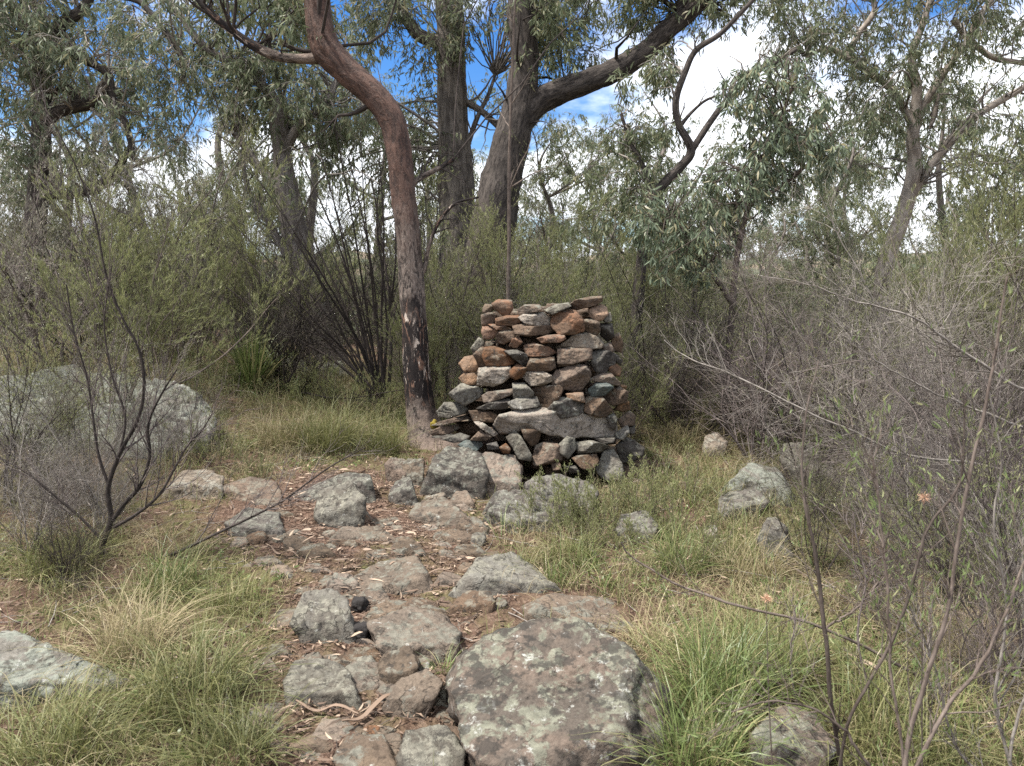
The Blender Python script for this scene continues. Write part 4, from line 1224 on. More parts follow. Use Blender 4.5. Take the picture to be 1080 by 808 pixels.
plant('bare_shrub', 'bare branching shrub with blackish stems growing from the grass in front of the broad outcrop', 'shrub', S1, T_DARK, T_PURP,
      [(20,.25,1,30,.2,.6,.55,.12,.06,6),(6,.2,1,30,.08,.28,.7,.15,.03,4)], None, sides=8, first='stem', part='stem', rough=.06)
# fan of dark stems
dS = 8.2
rs = np.random.default_rng(12)
tips = [(262,175),(285,200),(300,150),(318,170),(332,140),(345,190),(352,130),(368,165),(380,135),(392,190),(400,165),(408,150),(415,200),(245,235),(255,270),(275,250),(300,235),(330,215),(235,300),(290,290)]
gS = ground(402, 418)[0]
S2 = []
for i, (tx, ty) in enumerate(tips):
    bx, by = 402 + rs.normal(0, 6), 424
    m1 = (bx + (tx - bx) * .28 + rs.normal(0, 5), by + (ty - by) * .34); m2 = (bx + (tx - bx) * .62 + rs.normal(0, 6), by + (ty - by) * .68 + rs.normal(0, 5))
    w = rs.uniform(2.4, 4.4); dd_ = 8.0 + rs.normal(0, .25)
    S2.append(limb([(bx, by, w * 1.3, 8.1), (m1[0], m1[1], w, 8.1 * .6 + dd_ * .4), (m2[0], m2[1], w * .7, dd_), (tx, ty, w * .35, dd_)], 8.2, 24))
THIN(S2, .68)
plant('dark_stemmed_shrub', 'fan shaped shrub of many dark bare stems leaning away from the crooked trunk', 'shrub', S2, T_DARK, T_DARK,
      [(10,.25,1,26,.25,.7,.6,.1,.05,6),(4,.2,1,28,.12,.35,.7,.15,.02,4)], None, sides=7, first='stem', part='stem', rough=.05)

# close twiggy stems by the camera
def near_shrub(stems, label, lvn, fresh, dist, mat=T_BROWN, seed=1, lv=None, thin=.72):
    rg = np.random.default_rng(seed)
    Ls = []
    for s in stems:
        L = limb([(x, y, w * thin, dist + dz) for (x, y, w, dz) in s], dist, 60)
        t_ = np.linspace(0, 1, 60)[:, None]
        L[:, :3] += .012 * np.stack([fbm(np.concatenate([t_ * 7 + 3.3 * k, t_ * 0 + dist, t_ * 0 + len(Ls)], 1), 3) for k in range(3)], 1) * dist / 2
        Ls.append(L)
    return plant('twiggy_shrub', label, 'shrub', Ls, mat, mat, lv or [(lvn,.12,1,30,.12,.36,.5,.14,.04,7),(5,.15,1,32,.05,.17,.7,.18,.02,5)],
                 dict(leaves=fresh, L=.03, W=.0042, hang=0, rise=.5, ang=28, t0=.6) if fresh else None, L_FRESH, sides=8, first='stem', part='stem', rough=.05, rng=rg, crown='leaves')
g0 = [(930,900,0),]
near_shrub([[(905,1010,9,.3),(900,900,8,.2),(778+110,820,7,.1),(876,740,7,0),(870,670,7,0),(862,600,6,0),(852,550,5,0),(845,500,4,.05),(850,440,3,.1),(862,380,2,.2)],
            [(880,860,5,.1),(895,760,5,0),(935,690,5,0),(960,620,5,0),(978,560,4,0),(1010,515,4,0),(1016,480,3,0),(1020,420,2.4,0)]],
           'twiggy shrub whose dark stem crosses the grass beyond the largest boulder', 12, 3, 2.3, T_BROWN, 21)
near_shrub([[(960,1000,9,.1),(950,900,8,0),(955,800,8,0),(975,720,7,0),(1000,640,6,0),(1012,560,5.5,0),(1030,470,5,0),(1050,380,4,0),(1062,290,3,0)],
            [(950,850,6,0),(990,760,6,0),(1040,690,5,0),(1075,610,4,0),(1100,540,3,0)],
            [(948,870,6,0),(910,800,5,0),(880,760,4,0),(820,740,3,0),(770,750,2,0)],
            [(955,820,5,0),(940,700,4.4,0),(935,610,4,0),(926,520,3.4,0),(920,480,3,0)]],
           'tall twiggy shrub with brown stems in the lower corner', 12, 3, 1.9, T_BROWN, 22)
near_shrub([[(1040,1000,8,.3),(1020,830,7,.2),(1000,740,6,.2),(925,690,5,.2),(850,655,4.4,.2),(780,640,4,.2),(720,620,3.4,.3),(672,590,2.6,.4),(655,572,1.6,.4)],
            [(870,662,4,.2),(905,640,3,.2),(940,600,2.4,.2)]],
           'long arching bare branch sweeping low over the green grass towards the cairn', 12, 2, 2.7, T_BROWN, 23)
near_shrub([[(1150,560,12,.2),(1085,510,9,.1),(1040,492,7,.1),(960,480,6,.1),(900,455,5,.1),(830,425,4.4,.2),(770,395,4,.4),(730,380,3,.6),(700,360,2,.8)],
            [(1100,420,10,.2),(1060,400,8,.2),(1000,360,6.4,.2),(950,330,5,.2),(900,318,4,.2),(850,300,3,.2),(800,290,2,.3)],
            [(1120,470,8,.2),(1050,440,6,.1),(1000,420,5,.1),(950,395,4,.1),(910,370,3,.1),(880,330,2,.1)]],
           'bare shrub stretching long grey branches sideways in front of the thicket', 22, 0, 4.2, T_GREY, 24, [(34,.08,1,34,.25,.85,.5,.14,.03,7),(7,.15,1,34,.1,.35,.7,.18,.02,5)], .42)
near_shrub([[(1090,1000,7,.1),(1075,850,6,.1),(1050,740,5,.1),(1062,640,4,.1),(1048,560,3.4,.1),(1056,480,2.6,.1),(1040,400,2,.1)],
            [(1075,850,5,.1),(1010,790,4,.1),(985,700,3.4,.1),(960,640,2.6,.1)],
            [(1065,800,5,.1),(1085,700,4,.1),(1078,600,3,.1),(1090,520,2.4,.1)]],
           'greyish twiggy shrub tight against the edge in the lower corner', 18, 2, 2.2, T_GREY, 26)
near_shrub([[(900,1000,6,.2),(905,850,5,.2),(920,760,4,.2),(905,680,3.4,.2),(912,610,2.6,.2),(900,540,2,.2)],
            [(905,850,4,.2),(850,780,3.4,.2),(835,700,2.6,.2),(842,640,2,.2)],
            [(912,800,4,.2),(960,740,3,.2),(985,660,2.4,.2)]],
           'fine grey twiggy shrub rising between the two brown stemmed ones', 18, 2, 2.6, T_PURP, 27)
# dry pink flower heads
for (px, py, d, lb) in ((975, 525, 2.2, 'dry pinkish flower tuft on a twig above the blocky grey rock'), (808, 632, 2.3, 'dry pinkish flower tuft over the green grass beyond the boulder')):
    c = at(px, py, d); n = 90
    dr = norm(RNG.normal(size=(n, 3)) + [0, 0, .5])
    V, Q, T, val = leaves(np.repeat(c[None], n, 0) + dr * .003, dr, RNG.uniform(.01, .022, n), np.full(n, .002))
    b = c - [0, 0, .4]; 
    o = empty('dry_flower', [c[0], c[1], float(H(c[0], c[1]))], lb, 'flower')
    loc = np.array(o.location)
    mk('flower_head', V, quads=Q, tris=T, mat=L_PINKF, parent=o, val=val, loc=loc)
    path = smooth_path([[loc[0] + .05, loc[1], loc[2] - .02, .003], [loc[0] + .02, loc[1], (loc[2] + c[2]) / 2, .0022], [*c, .0012]], 20)
    V, Q, bc = tubes(path[None, :, :3], path[None, :, 3], 6)
    mk('stem', V, quads=Q, mat=T_BROWN, parent=o, bc=bc, loc=loc)

# ---------- bush prototypes, each copied where the photograph shows its kind
def proto_shrub(name, seed, nst, h, spread, lv, leaf, leafm, mat, r0=.010, lean=(0, 0), stemK=22, curve=.1):
    rg = np.random.default_rng(seed)
    Ls = []
    for i in range(nst):
        a = rg.uniform(0, 6.28); e = np.radians(90 - rg.uniform(4, spread))
        L = h * rg.uniform(.65, 1.05); r = r0 * rg.uniform(.6, 1.2)
        d = np.array([math.cos(a) * math.cos(e) + lean[0], math.sin(a) * math.cos(e) + lean[1], math.sin(e)])
        P, R = grow(np.array([[math.cos(a) * .05, math.sin(a) * .05, -.06]]), d[None], np.array([L]), np.array([r]), 12, curve, .03, rg, .2)
        Ls.append(smooth_path(np.concatenate([P[0], R[0][:, None]], 1), stemK))
    return plant(name, None, None, Ls, mat, mat, lv, leaf, leafm, base=np.zeros(3), sides=6, first='stem', part='stem', rough=.05, rng=rg, crown='foliage')

FINE = dict(leaves=24, L=.036, W=.0038, hang=0, rise=.45, ang=24, t0=.1, lv=2)
PR = {}
PR['fine'] = [proto_shrub('fine_leaved_shrub', 31 + i, 10, [2.1, 1.7, 2.5][i], [26, 36, 20][i], [(10,.2,1,28,.35,.75,.55,.12,.08,6),(8,.2,1,30,.14,.36,.6,.16,.05,4)], FINE, L_FINE, T_BROWN) for i in range(3)]
PR['twig'] = [proto_shrub('bare_twig_shrub', 41 + i, 14, [2.0, 1.5, 2.4][i], [50, 64, 38][i], [(13,.12,1,36,.35,.95,.55,.17,.03,7),(8,.12,1,38,.2,.7,.7,.16,.0,6)], None, None, [T_GREY, T_DARK, T_PURP][i], .010, curve=.17) for i in range(3)]
PR['mix'] = [proto_shrub('grey_leaved_shrub', 51 + i, 9, [1.9, 1.4][i], [40, 50][i], [(10,.2,1,34,.3,.8,.55,.15,.05,6),(7,.2,1,34,.14,.4,.6,.2,.02,4)], dict(FINE, leaves=12, L=.024), L_GREY, T_PURP) for i in range(2)]
PR['olive'] = [proto_shrub('olive_twiggy_shrub', 91 + i, 10, [1.9, 2.3][i], [40, 28][i], [(10,.15,1,32,.3,.9,.55,.16,.04,6),(7,.15,1,32,.15,.5,.6,.18,.02,5)], dict(FINE, leaves=11, L=.03), L_FINE, T_DARK) for i in range(2)]
PR['herb'] = [proto_shrub('feathery_herb', 61 + i, 16, [.42, .34][i], [42, 55][i], [(8,.2,1,30,.06,.16,.6,.12,.1,5)], dict(leaves=30, L=.016, W=.0032, hang=0, rise=.5, ang=45, t0=.05, lv=1), L_FINE, T_BROWN, .003) for i in range(2)]
PR['bush'] = [proto_shrub('dense_green_bush', 71 + i, 12, [1.5, 1.9][i], [50, 36][i], [(10,.2,1,34,.25,.6,.55,.15,.05,6),(8,.2,1,34,.12,.32,.6,.2,.03,4)], dict(FINE, leaves=26, L=.03, W=.008, ang=55), L_GUM, T_BROWN) for i in range(2)]
for v in PR.values():
    for o in v: o.location = (0, -400, 0)
used = set(); PLACED = []
def place(kind, x, y, s, label, cat, group, rz=None, tilt=(0, 0)):
    k = PR[kind]; i = int(RNG.integers(len(k)))
    o = k[i]
    if id(o) in used: o = copy_tree(o)
    else: used.add(id(o))
    o.location = (float(x), float(y), float(H(x, y)) - .03)
    o.rotation_euler = (tilt[0], tilt[1], RNG.uniform(0, 6.28) if rz is None else rz)
    sc_ = s * RNG.uniform(.92, 1.08)
    o.scale = (sc_, sc_, sc_ * RNG.uniform(.92, 1.1))
    PLACED.append((o, kind, x, y, s))
    return tag(o, label, cat, group)

# deliberate ones: px, dist, kind, scale, label
SPOT = [
 (165,7.6,'fine',1.0,'tall wispy olive green shrub with many thin dark stems behind the broad outcrop'),
 (205,8.2,'fine',.95,'second wispy olive shrub crowding the tall one beside the strappy tussock'),
 (95,8.4,'twig',1.3,'bare grey shrub behind the outcrop nearer the old gum tree'),
 (20,7.4,'mix',1.1,'grey brown shrub with purple twigs by the near end of the outcrop'),
 (-20,5.2,'mix',.75,'purplish twiggy shrub at the edge above the pale lichened slab'),
 (45,4.9,'twig',.42,'low tangle of bare purplish twigs beside the bare branching shrub'),
 (80,5.3,'olive',.42,'small thin olive shrub behind the foot of the bare branching shrub'),
 (120,6.9,'fine',1.25,'very tall feathery shrub reaching above the outcrop close to the bare branching shrub'),
 (60,7.9,'mix',1.5,'very tall brown tinged shrub between the outcrop and the old gum tree'),
 (265,8.8,'fine',1.3,'tall feathery shrub half covering the leaning grey tree'),
 (185,9.2,'mix',1.6,'tallest grey brown shrub of the group behind the outcrop'),
 (-10,8.6,'mix',1.4,'brown tinged shrub at the edge behind the outcrop'),
 (455,8.6,'fine',.95,'feathery shrub filling the gap between crooked trunk and cairn'),
 (500,8.8,'mix',1.1,'brown tinged shrub hiding the foot of the straight trunk'),
 (560,8.9,'mix',1.0,'brown tinged shrub above the middle of the cairn top'),
 (525,9.5,'bush',.9,'leafy bush at the foot of the forked tree'),
 (620,8.3,'mix',.85,'brown tinged shrub against the higher end of the cairn'),
 (655,7.6,'fine',.75,'feathery shrub beside the shoulder of the cairn'),
 (700,8.4,'olive',1.15,'tall thin olive shrub at the gnarled tree foot'),
 (800,7.2,'twig',1.05,'bare grey shrub directly under the young gum foliage'),
 (860,6.4,'olive',1.0,'thin leaved olive shrub leaning over the blocky pale grey rock'),
 (910,6.1,'twig',1.1,'bare grey shrub in the densest part of the thicket'),
 (965,6.6,'twig',1.25,'tall bare grey shrub in front of the pale trunk'),
 (1020,6.9,'olive',1.35,'tallest thin leaved olive shrub beneath the pale reaching limb'),
 (1080,6.6,'fine',1.15,'green feathery shrub at the edge of the grey thicket'),
 (1000,8.6,'fine',1.2,'green feathery shrub behind the pale trunk foot'),
 (930,5.0,'twig',.45,'low bare grey shrub in the grass below the blocky rock'),
 (870,5.2,'twig',.4,'low bare twig clump near the pointed grey rock'),
 (1040,5.2,'twig',.8,'bare shrub between the tall twiggy stems and the thicket'),
 (300,8.3,'twig',1.2,'bare grey shrub tangled into the fan of dark stems'),
 (1050,7.6,'fine',1.45,'tall olive feathery shrub by the edge under the pale limb'),
 (470,8.9,'olive',1.2,'thin leaved olive shrub crowding the foot of the straight trunk'),
 (515,9.1,'fine',1.2,'feathery shrub covering the foot of the forked tree'),
 (545,8.6,'olive',1.1,'thin leaved olive shrub beside the slender sapling'),
 (585,9.2,'fine',1.15,'feathery shrub just beyond the cairn top'),
 (630,9.6,'olive',1.2,'thin leaved olive shrub between the cairn and the gnarled tree'),
 (1075,4.3,'twig',.75,'dense bare shrub pushing in from the edge at knee height'),
 (1010,3.9,'twig',.55,'spiky bare grey shrub behind the tall twiggy stems'),
 (1110,3.1,'olive',.7,'thin olive twiggy shrub cut by the edge beside the tall stems'),
 (1060,2.9,'twig',.34,'small bare twig tangle in the straw grass of the lower corner'),
 (940,3.6,'twig',.36,'small bare twig tangle in the grass among the tall stems'),
 (870,4.3,'olive',.42,'small olive twiggy shrub in the grass past the pointed grey rock'),
 (720,5.6,'herb',1.4,'feathery green herb between the cairn corner and the blocky rock'),
 (620,4.7,'herb',1.3,'feathery green herb out in the grass before the cairn corner'),
 (660,5.0,'herb',1.5,'biggest feathery herb in the grass near the low dark rock'),
 (745,4.4,'herb',1.2,'feathery herb below the small whitish stone'),
 (60,4.0,'twig',.36,'small bare twig tangle above the pale lichened slab'),
 (150,8.8,'mix',0.63,'low grey leaved bush under the feathery shrubs behind the outcrop'),
 (164,8.4,'herb',1.77,'low light green herb under the feathery shrubs behind the outcrop'),
 (200,8.9,'mix',0.67,'low grey leaved bush at the foot of the second wispy olive shrub'),
 (214,7.9,'herb',1.53,'low light green herb at the foot of the second wispy olive shrub'),
 (290,8.7,'mix',0.54,'low grey leaved bush between the strappy tussock and the fan of dark stems'),
 (304,8.2,'herb',1.59,'low light green herb between the strappy tussock and the fan of dark stems'),
 (340,8.4,'mix',0.54,'low grey leaved bush under the fan of dark stems'),
 (354,8.1,'herb',1.76,'low light green herb under the fan of dark stems'),
 (430,8.9,'mix',0.53,'low grey leaved bush in the shade behind the crooked trunk'),
 (444,8.4,'herb',1.37,'low light green herb in the shade behind the crooked trunk'),
 (465,8.8,'mix',0.52,'low grey leaved bush between the crooked trunk and the cairn'),
 (479,7.9,'herb',1.74,'low light green herb between the crooked trunk and the cairn'),
 (665,8.5,'mix',0.54,'low grey leaved bush close behind the cairn corner'),
 (679,8.5,'herb',1.74,'low light green herb close behind the cairn corner'),
 (700,8.6,'mix',0.67,'low grey leaved bush under the gnarled tree'),
 (714,8.2,'herb',1.64,'low light green herb under the gnarled tree'),
 (740,8.5,'mix',0.67,'low grey leaved bush near the upright bare reddish shrub'),
 (754,8.3,'herb',1.78,'low light green herb near the upright bare reddish shrub'),
 (790,9.0,'mix',0.55,'low grey leaved bush behind the cream rounded rock'),
 (804,8.1,'herb',1.38,'low light green herb behind the cream rounded rock'),
 (835,8.5,'mix',0.51,'low grey leaved bush behind the blocky pale grey rock'),
 (849,8.1,'herb',1.60,'low light green herb behind the blocky pale grey rock'),
 (890,8.4,'mix',0.62,'low grey leaved bush under the bare grey thicket'),
 (904,8.1,'herb',1.45,'low light green herb under the bare grey thicket'),
 (945,9.0,'mix',0.59,'low grey leaved bush deep in the thicket below the pale tree'),
 (959,8.1,'herb',1.54,'low light green herb deep in the thicket below the pale tree'),
 (60,6.2,'olive',0.50,'small thin olive shrub in front of the broad outcrop'),
 (130,6.3,'olive',0.45,'small thin olive shrub before the end of the broad outcrop'),
 (195,6.5,'olive',0.40,'small thin olive shrub before the lower outcrop'),
 (225,6.1,'herb',1.2,'light green herb beside the pale rock below the outcrop'),
 (262,5.9,'herb',.9,'light green herb behind the flat brown grey rock'),
 (15,4.4,'twig',.42,'low bare twig tangle at the edge just above the pale lichened slab'),
 (92,4.6,'twig',.42,'low purplish twig tangle close round the bare branching shrub'),
 (35,5.7,'twig',.55,'bare twig tangle veiling the near end of the outcrop'),
 (100,5.9,'mix',.6,'grey leaved shrub veiling the middle of the outcrop'),
 (165,6.0,'twig',.42,'bare twig tangle before the end of the outcrop'),
 (-10,5.0,'olive',.8,'thin olive shrub cut by the edge beside the outcrop'),
 (385,7.8,'herb',1.3,'bright feathery green plant at the foot of the fan of dark stems'),
 (400,8.,'herb',1.2,'second feathery green plant between the fan of stems and the crooked trunk'),
 (505,9.4,'fine',.75,'light green feathery shrub behind the cairn beside the slender sapling'),
 (590,9.6,'fine',.7,'light green shrub peeping over the top of the cairn'),
 (480,9.3,'mix',.85,'grey leaved shrub between the crooked trunk and the cairn'),
 (540,10.5,'mix',1.0,'grey leaved shrub right behind the slender sapling'),
 (640,9.4,'fine',.8,'thin green shrub behind the higher shoulder of the cairn'),
 (725,7.9,'twig',.9,'upright bare reddish shrub on the dry grass next to the young gum'),
 (680,8.6,'mix',.8,'grey leaved shrub between the cairn and the upright bare shrub'),
 (600,5.2,'herb',1.35,'feathery green herb against the speckled boulder'),
 (640,5.1,'herb',1.5,'feathery green herb spreading below the corner of the cairn'),
 (680,5.5,'herb',1.4,'feathery green herb beyond the low dark lichened rock'),
 (705,5.0,'herb',1.3,'feathery green herb near the small whitish stone'),
 (575,4.95,'herb',1.1,'small feathery herb under the low white-lichened rock'),
 (650,4.6,'herb',.9,'feathery herb in the grass below the low dark rock'),
 (1045,6.2,'mix',1.05,'large grey green shrub at the edge above the sideways branches'),
 (985,7.4,'mix',1.1,'large grey shrub in front of the pale limbed tree'),
 (1070,5.0,'twig',.85,'bare grey shrub at the edge behind the tall twiggy stems'),
 (960,5.6,'twig',.6,'dense bare grey shrub beside the blocky pale grey rock'),
 (890,6.9,'twig',.85,'bare grey shrub behind the blocky pale grey rock'),
 (830,7.6,'twig',.8,'bare grey shrub behind the cream rounded rock'),
 (940,8.2,'olive',1.,'thin leaved olive shrub under the pale limbed tree'),
 (1020,4.2,'twig',.5,'low bare shrub on the grass beside the straw tussock at the edge'),
 (1090,3.6,'twig',.5,'low bare shrub poking in at the edge of the grass'),
 (1060,8.6,'mix',1.15,'tall grey green shrub at the edge below the pale limb'),
 (770,9.0,'olive',.95,'thin leaved olive shrub behind the young blue leaved gum'),
 (850,9.4,'mix',1.05,'grey leaved shrub between the young gum and the pale limbed tree'),
 (255,9.4,'mix',.95,'grey leaved shrub behind the strappy green tussock'),
 (330,9.6,'twig',.9,'bare grey shrub behind the fan of dark stems'),
 (610,8.9,'bush',.75,'dark green leafy bush beyond the cairn under the gnarled tree'),
 (450,10.2,'bush',.8,'leafy bush behind the crooked trunk'),
]
CATN = dict(olive='shrub', fine='shrub', twig='shrub', mix='shrub', herb='herb', bush='bush')
for (px, d, kind, s, lb) in SPOT:
    x = at(px, 400, d)[0]
    place(kind, x, d, s, lb, CATN[kind], None)
KN = dict(olive='thin olive twiggy shrub', fine='wispy olive shrub', twig='bare grey twiggy shrub', mix='grey leaved shrub', bush='dark leafy bush')
ZN = [(-900,60,'behind the old gum tree'),(60,230,'behind the broad outcrop'),(230,330,'beyond the leaning grey tree'),(330,430,'behind the fan of dark stems'),(430,500,'at the foot of the straight trunk'),
      (500,580,'around the forked tree'),(580,660,'over the cairn'),(660,740,'behind the gnarled tree'),(740,830,'behind the young blue gum'),(830,920,'before the pale limbed tree'),(920,1010,'by the pale limbed tree'),(1010,2000,'past the pale limbed tree')]
rows = [(9.6, 10.6, 'in the front rank'), (11.2, 12.6, 'in the second rank'), (13.6, 15.5, 'in the third rank'), (17, 20.5, 'in the fourth rank'), (24, 34, 'in the farthest rank')]
cnt = {}
for ri, (y0, y1, rn) in enumerate(rows):
    n = [17, 20, 22, 24, 34][ri]
    for j in range(n):
        px = -60 + (1200 / n) * (j + RNG.uniform(.1, .9))
        y = RNG.uniform(y0, y1)
        x = at(px, 400, y)[0]
        kinds = ['fine', 'mix', 'twig', 'bush', 'olive']
        p = [.26, .26, .2, .1, .18] if px < 640 else [.16, .22, .24, .1, .28]
        kind = kinds[int(RNG.choice(5, p=p))]
        zn = next(z[2] for z in ZN if z[0] <= px < z[1])
        key = (kind, zn, rn); cnt[key] = cnt.get(key, 0) + 1
        extra = '' if cnt[key] == 1 else ['', 'another shorter ', 'a third thinner ', 'a fourth sparse '][min(cnt[key] - 1, 3)]
        s = RNG.uniform(.85, 1.15) * [.92, 1.05, 1.2, 1.65, 2.2][ri] * (1 if cnt[key] == 1 else .85)
        place(kind, x, y, s, (extra + KN[kind] + ' ' + zn + ' ' + rn), 'shrub', 'shrubs filling the bush behind the cairn')
# background gums
def bg_tree(seed, h):
    rg = np.random.default_rng(seed)
    def P(*a): return np.array(a, float)
    lean = rg.uniform(-.12, .12, 2)
    tr = smooth_path([[0,0,-.2,.17],[.02,0,.5,.14],[lean[0]*h*.3+rg.normal(0,.1),lean[1]*h*.3,h*.3,.11],[lean[0]*h*.6+rg.normal(0,.35),lean[1]*h*.6+rg.normal(0,.3),h*.6,.07],[lean[0]*h+rg.normal(0,.3),lean[1]*h,h*.8,.035],[lean[0]*h+rg.normal(0,.5),lean[1]*h,h*.97,.006]], 50)
    Ls = [tr]
    for i in range(7):
        k = int(rg.uniform(.32, .85) * 49); b = tr[k]
        a = rg.uniform(0, 6.28); L = h * rg.uniform(.22, .42)
        e = np.array([math.cos(a), math.sin(a), rg.uniform(.4, 1.)]); e /= np.linalg.norm(e)
        m = b[:3] + e * L * .5 + rg.normal(0, .12, 3); t_ = b[:3] + e * L + np.array([0, 0, .15 * L]) + rg.normal(0, .2, 3)
        Ls.append(smooth_path([[*b[:3], b[3] * .55], [*m, b[3] * .38], [*t_, b[3] * .16]], 26))
    ends = np.concatenate([L[10:, :3] for L in Ls[1:]] + [tr[32:, :3]])
    C = ends[rg.integers(0, len(ends), 90)] + rg.normal(0, .42, (90, 3)) * [1.2, 1.2, .8]
    return plant('background_gum_tree', None, None, Ls, B_STRING, T_GREY, [(5,.3,1,50,.3,.8,.4,.2,0,6)], None, L_GUM, base=np.zeros(3), clusters=C, cl=dict(GUM, r=.45, L=.13, W=.024, leaves=6), rng=rg, sides=14)
BG = [bg_tree(81, 7.), bg_tree(82, 6.2), bg_tree(83, 8.)]
for o in BG: o.location = (0, -400, 0)
BGT = [(-30,15,0,1.,'slim gum tree in the middle distance left of the old gum tree'),(95,17,1,1.,'spreading middle distance gum tree behind the broad outcrop'),(170,14.5,2,.8,'middle distance gum tree behind the wispy olive shrubs'),
       (245,18,0,1.05,'distant gum tree between the wispy olive shrubs and the leaning tree'),(345,16,1,1.,'gum tree behind the fan of dark stems'),(400,20,2,.9,'distant gum tree showing behind the crooked trunk'),
       (455,22,0,1.,'distant gum tree just beside the straight trunk'),(585,17,1,.85,'gum tree in the middle distance above the cairn'),(640,22,2,.9,'distant gum tree between the forked and gnarled trees'),
       (690,15,0,.85,'gum tree close behind the gnarled tree'),(860,17,1,.95,'gum tree in the gap before the pale limbed tree'),(910,23,2,.9,'far gum tree showing under the limbs of the pale tree'),
       (1010,16,2,.85,'gum tree right behind the pale limbed tree'),(1085,14.5,1,.95,'gum tree at the very edge past the pale limbed tree'),(770,24,0,.85,'far gum tree in the sky gap over the young blue gum'),
       (560,27,1,.8,'far gum tree right above the middle of the cairn'),(815,29,2,.75,'farthest gum tree between the young blue gum and the pale limbed tree'),
       (725,28,1,.8,'far gum tree half hidden by the young blue gum'),(965,27,0,.8,'far gum tree hidden behind the pale trunk'),(300,27,2,.8,'farthest gum tree by the leaning grey tree'),(140,26,0,.85,'farthest gum tree over the wispy olive shrubs'),
       (625,14,1,.55,'small leafy gum tree over the higher end of the cairn'),(670,16,0,.58,'small leafy gum tree filling the gap at the gnarled tree'),(715,13.5,2,.46,'small leafy gum tree under the arm of the gnarled tree'),
       (800,14,1,.56,'small leafy gum tree behind the young blue gum'),(845,15.5,0,.6,'small leafy gum tree left of the pale trunk'),(890,13.5,2,.45,'small leafy gum tree close by the pale trunk'),
       (985,14,0,.52,'small leafy gum tree on the far side of the pale trunk'),(1035,15,1,.6,'small leafy gum tree under the pale reaching limb'),(1080,17,2,.56,'small leafy gum tree at the edge behind the thicket'),
       (220,13,1,.5,'small leafy gum tree behind the feathery shrubs'),(110,14,2,.48,'small leafy gum tree behind the tall brown tinged shrub'),(585,19,2,.55,'small leafy gum tree in the gap right of the forked trunk')]
ub = set()
for (px, y, i, s, lb) in BGT:
    o = BG[i]
    if i in ub: o = copy_tree(o)
    ub.add(i)
    x = at(px, 400, y)[0]
    o.location = (x, y, float(H(x, y)) - .1); o.rotation_euler = (0, 0, RNG.uniform(0, 6.28)); o.scale = (s, s, s)
    tag(o, lb, 'tree', 'gum trees in the bush beyond')


# ------------------------------------------------------------------ world, sun, camera
W = bpy.data.worlds.new('World'); S.world = W; W.use_nodes = True
nt = W.node_tree; nt.nodes.clear()
SUN_EL, SUN_AZ = math.radians(63), math.radians(-112)      # azimuth clockwise from +Y
def wn(k, **kw):
    n = nt.nodes.new('ShaderNode' + k)
    for a, b in kw.items(): setattr(n, a, b)
    return n
sky = wn('TexSky', sky_type='NISHITA', sun_disc=False, sun_elevation=SUN_EL, sun_rotation=SUN_AZ, altitude=600, air_density=1.3, dust_density=.4, ozone_density=1.2)
tc = wn('TexCoord')
sep = wn('SeparateXYZ'); nt.links.new(tc.outputs['Generated'], sep.inputs[0])
def wm(op, a, b):
    n = wn('Math', operation=op)
    for i, v in enumerate((a, b)):
        if isinstance(v, (int, float)): n.inputs[i].default_value = v
        else: nt.links.new(v, n.inputs[i])
    return n.outputs[0]
zz = wm('ADD', wm('MAXIMUM', sep.outputs[2], 0.), .22)
cmb = wn('CombineXYZ'); nt.links.new(wm('DIVIDE', sep.outputs[0], zz), cmb.inputs[0]); nt.links.new(wm('DIVIDE', sep.outputs[1], zz), cmb.inputs[1]); cmb.inputs[2].default_value = 2.7
n1 = wn('TexNoise'); n1.inputs['Scale'].default_value = 1.25; n1.inputs['Detail'].default_value = 8; n1.inputs['Roughness'].default_value = .55
nt.links.new(cmb.outputs[0], n1.inputs['Vector'])
n2 = wn('TexNoise'); n2.inputs['Scale'].default_value = 3.; n2.inputs['Detail'].default_value = 6
nt.links.new(cmb.outputs[0], n2.inputs['Vector'])
mr = wn('MapRange', interpolation_type='SMOOTHSTEP'); mr.inputs['From Min'].default_value = .42; mr.inputs['From Max'].default_value = .54
low = wn('MapRange', interpolation_type='SMOOTHSTEP'); low.inputs['From Min'].default_value = .3; low.inputs['From Max'].default_value = .05; low.inputs['To Max'].default_value = .13
nt.links.new(sep.outputs[2], low.inputs['Value']); nt.links.new(wm('ADD', n1.outputs['Fac'], low.outputs[0]), mr.inputs['Value'])
mr2 = wn('MapRange'); mr2.inputs['To Min'].default_value = .8; mr2.inputs['To Max'].default_value = 1.15
nt.links.new(n2.outputs['Fac'], mr2.inputs['Value'])
cl = wn('Mix', data_type='RGBA', blend_type='MULTIPLY'); cl.inputs[0].default_value = 1.
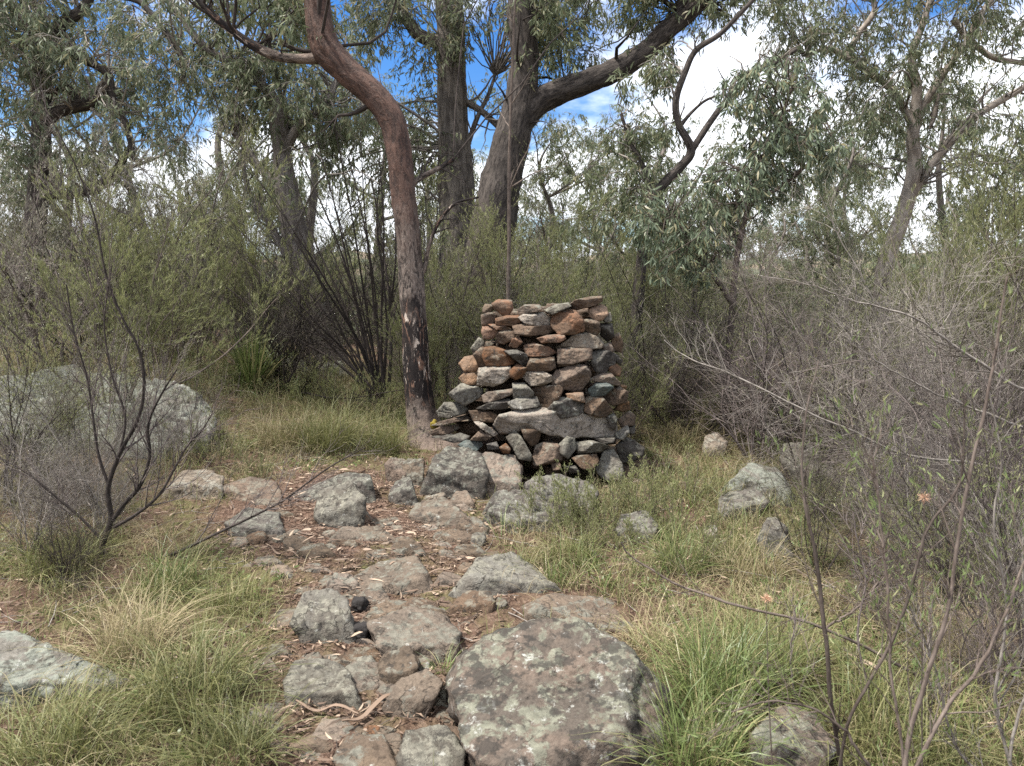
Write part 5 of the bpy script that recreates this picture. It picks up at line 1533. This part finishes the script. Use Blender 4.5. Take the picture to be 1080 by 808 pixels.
cl.inputs[6].default_value = (10.4, 10.7, 11.3, 1); nt.links.new(mr2.outputs[0], cl.inputs[7])
mx = wn('Mix', data_type='RGBA'); nt.links.new(mr.outputs[0], mx.inputs[0])
hs = wn('HueSaturation'); hs.inputs['Saturation'].default_value = 1.5; hs.inputs['Value'].default_value = 1.15; hs.inputs['Hue'].default_value = .515; nt.links.new(sky.outputs[0], hs.inputs['Color']); nt.links.new(hs.outputs[0], mx.inputs[6]); nt.links.new(cl.outputs[2], mx.inputs[7])
bg = wn('Background'); bg.inputs['Strength'].default_value = .083
nt.links.new(mx.outputs[2], bg.inputs['Color'])
wo = wn('OutputWorld'); nt.links.new(bg.outputs[0], wo.inputs['Surface'])

sd = bpy.data.lights.new('sun', 'SUN'); sd.energy = 4.6; sd.angle = math.radians(5); sd.color = (1, .955, .89)
so = bpy.data.objects.new('sun', sd); COL.objects.link(so)
dirv = Vector((math.sin(SUN_AZ) * math.cos(SUN_EL), math.cos(SUN_AZ) * math.cos(SUN_EL), math.sin(SUN_EL)))
so.rotation_euler = dirv.to_track_quat('Z', 'Y').to_euler(); so.location = (0, 0, 20)

cd = bpy.data.cameras.new('camera'); co_ = bpy.data.objects.new('camera', cd); COL.objects.link(co_)
cd.sensor_width = 36; cd.sensor_fit = 'HORIZONTAL'; cd.lens = 36 * FPX / IW
cd.clip_start = .05; cd.clip_end = 6000
cd.dof.use_dof = True; cd.dof.focus_distance = 5.5; cd.dof.aperture_fstop = 5.
co_.location = CAM; co_.rotation_euler = (math.pi / 2 - PITCH, 0, 0)
S.camera = co_
S.view_settings.view_transform = 'Standard'; S.view_settings.look = 'None'
S.view_settings.gamma = 1; S.view_settings.use_curve_mapping = False
S.view_settings.exposure = 1.04
cy_ = S.cycles
cy_.max_bounces = 4; cy_.diffuse_bounces = 3; cy_.glossy_bounces = 1; cy_.transmission_bounces = 3; cy_.transparent_max_bounces = 4
cy_.sample_clamp_indirect = 3; cy_.sample_clamp_direct = 12; cy_.use_denoising = False
cy_.use_adaptive_sampling = False
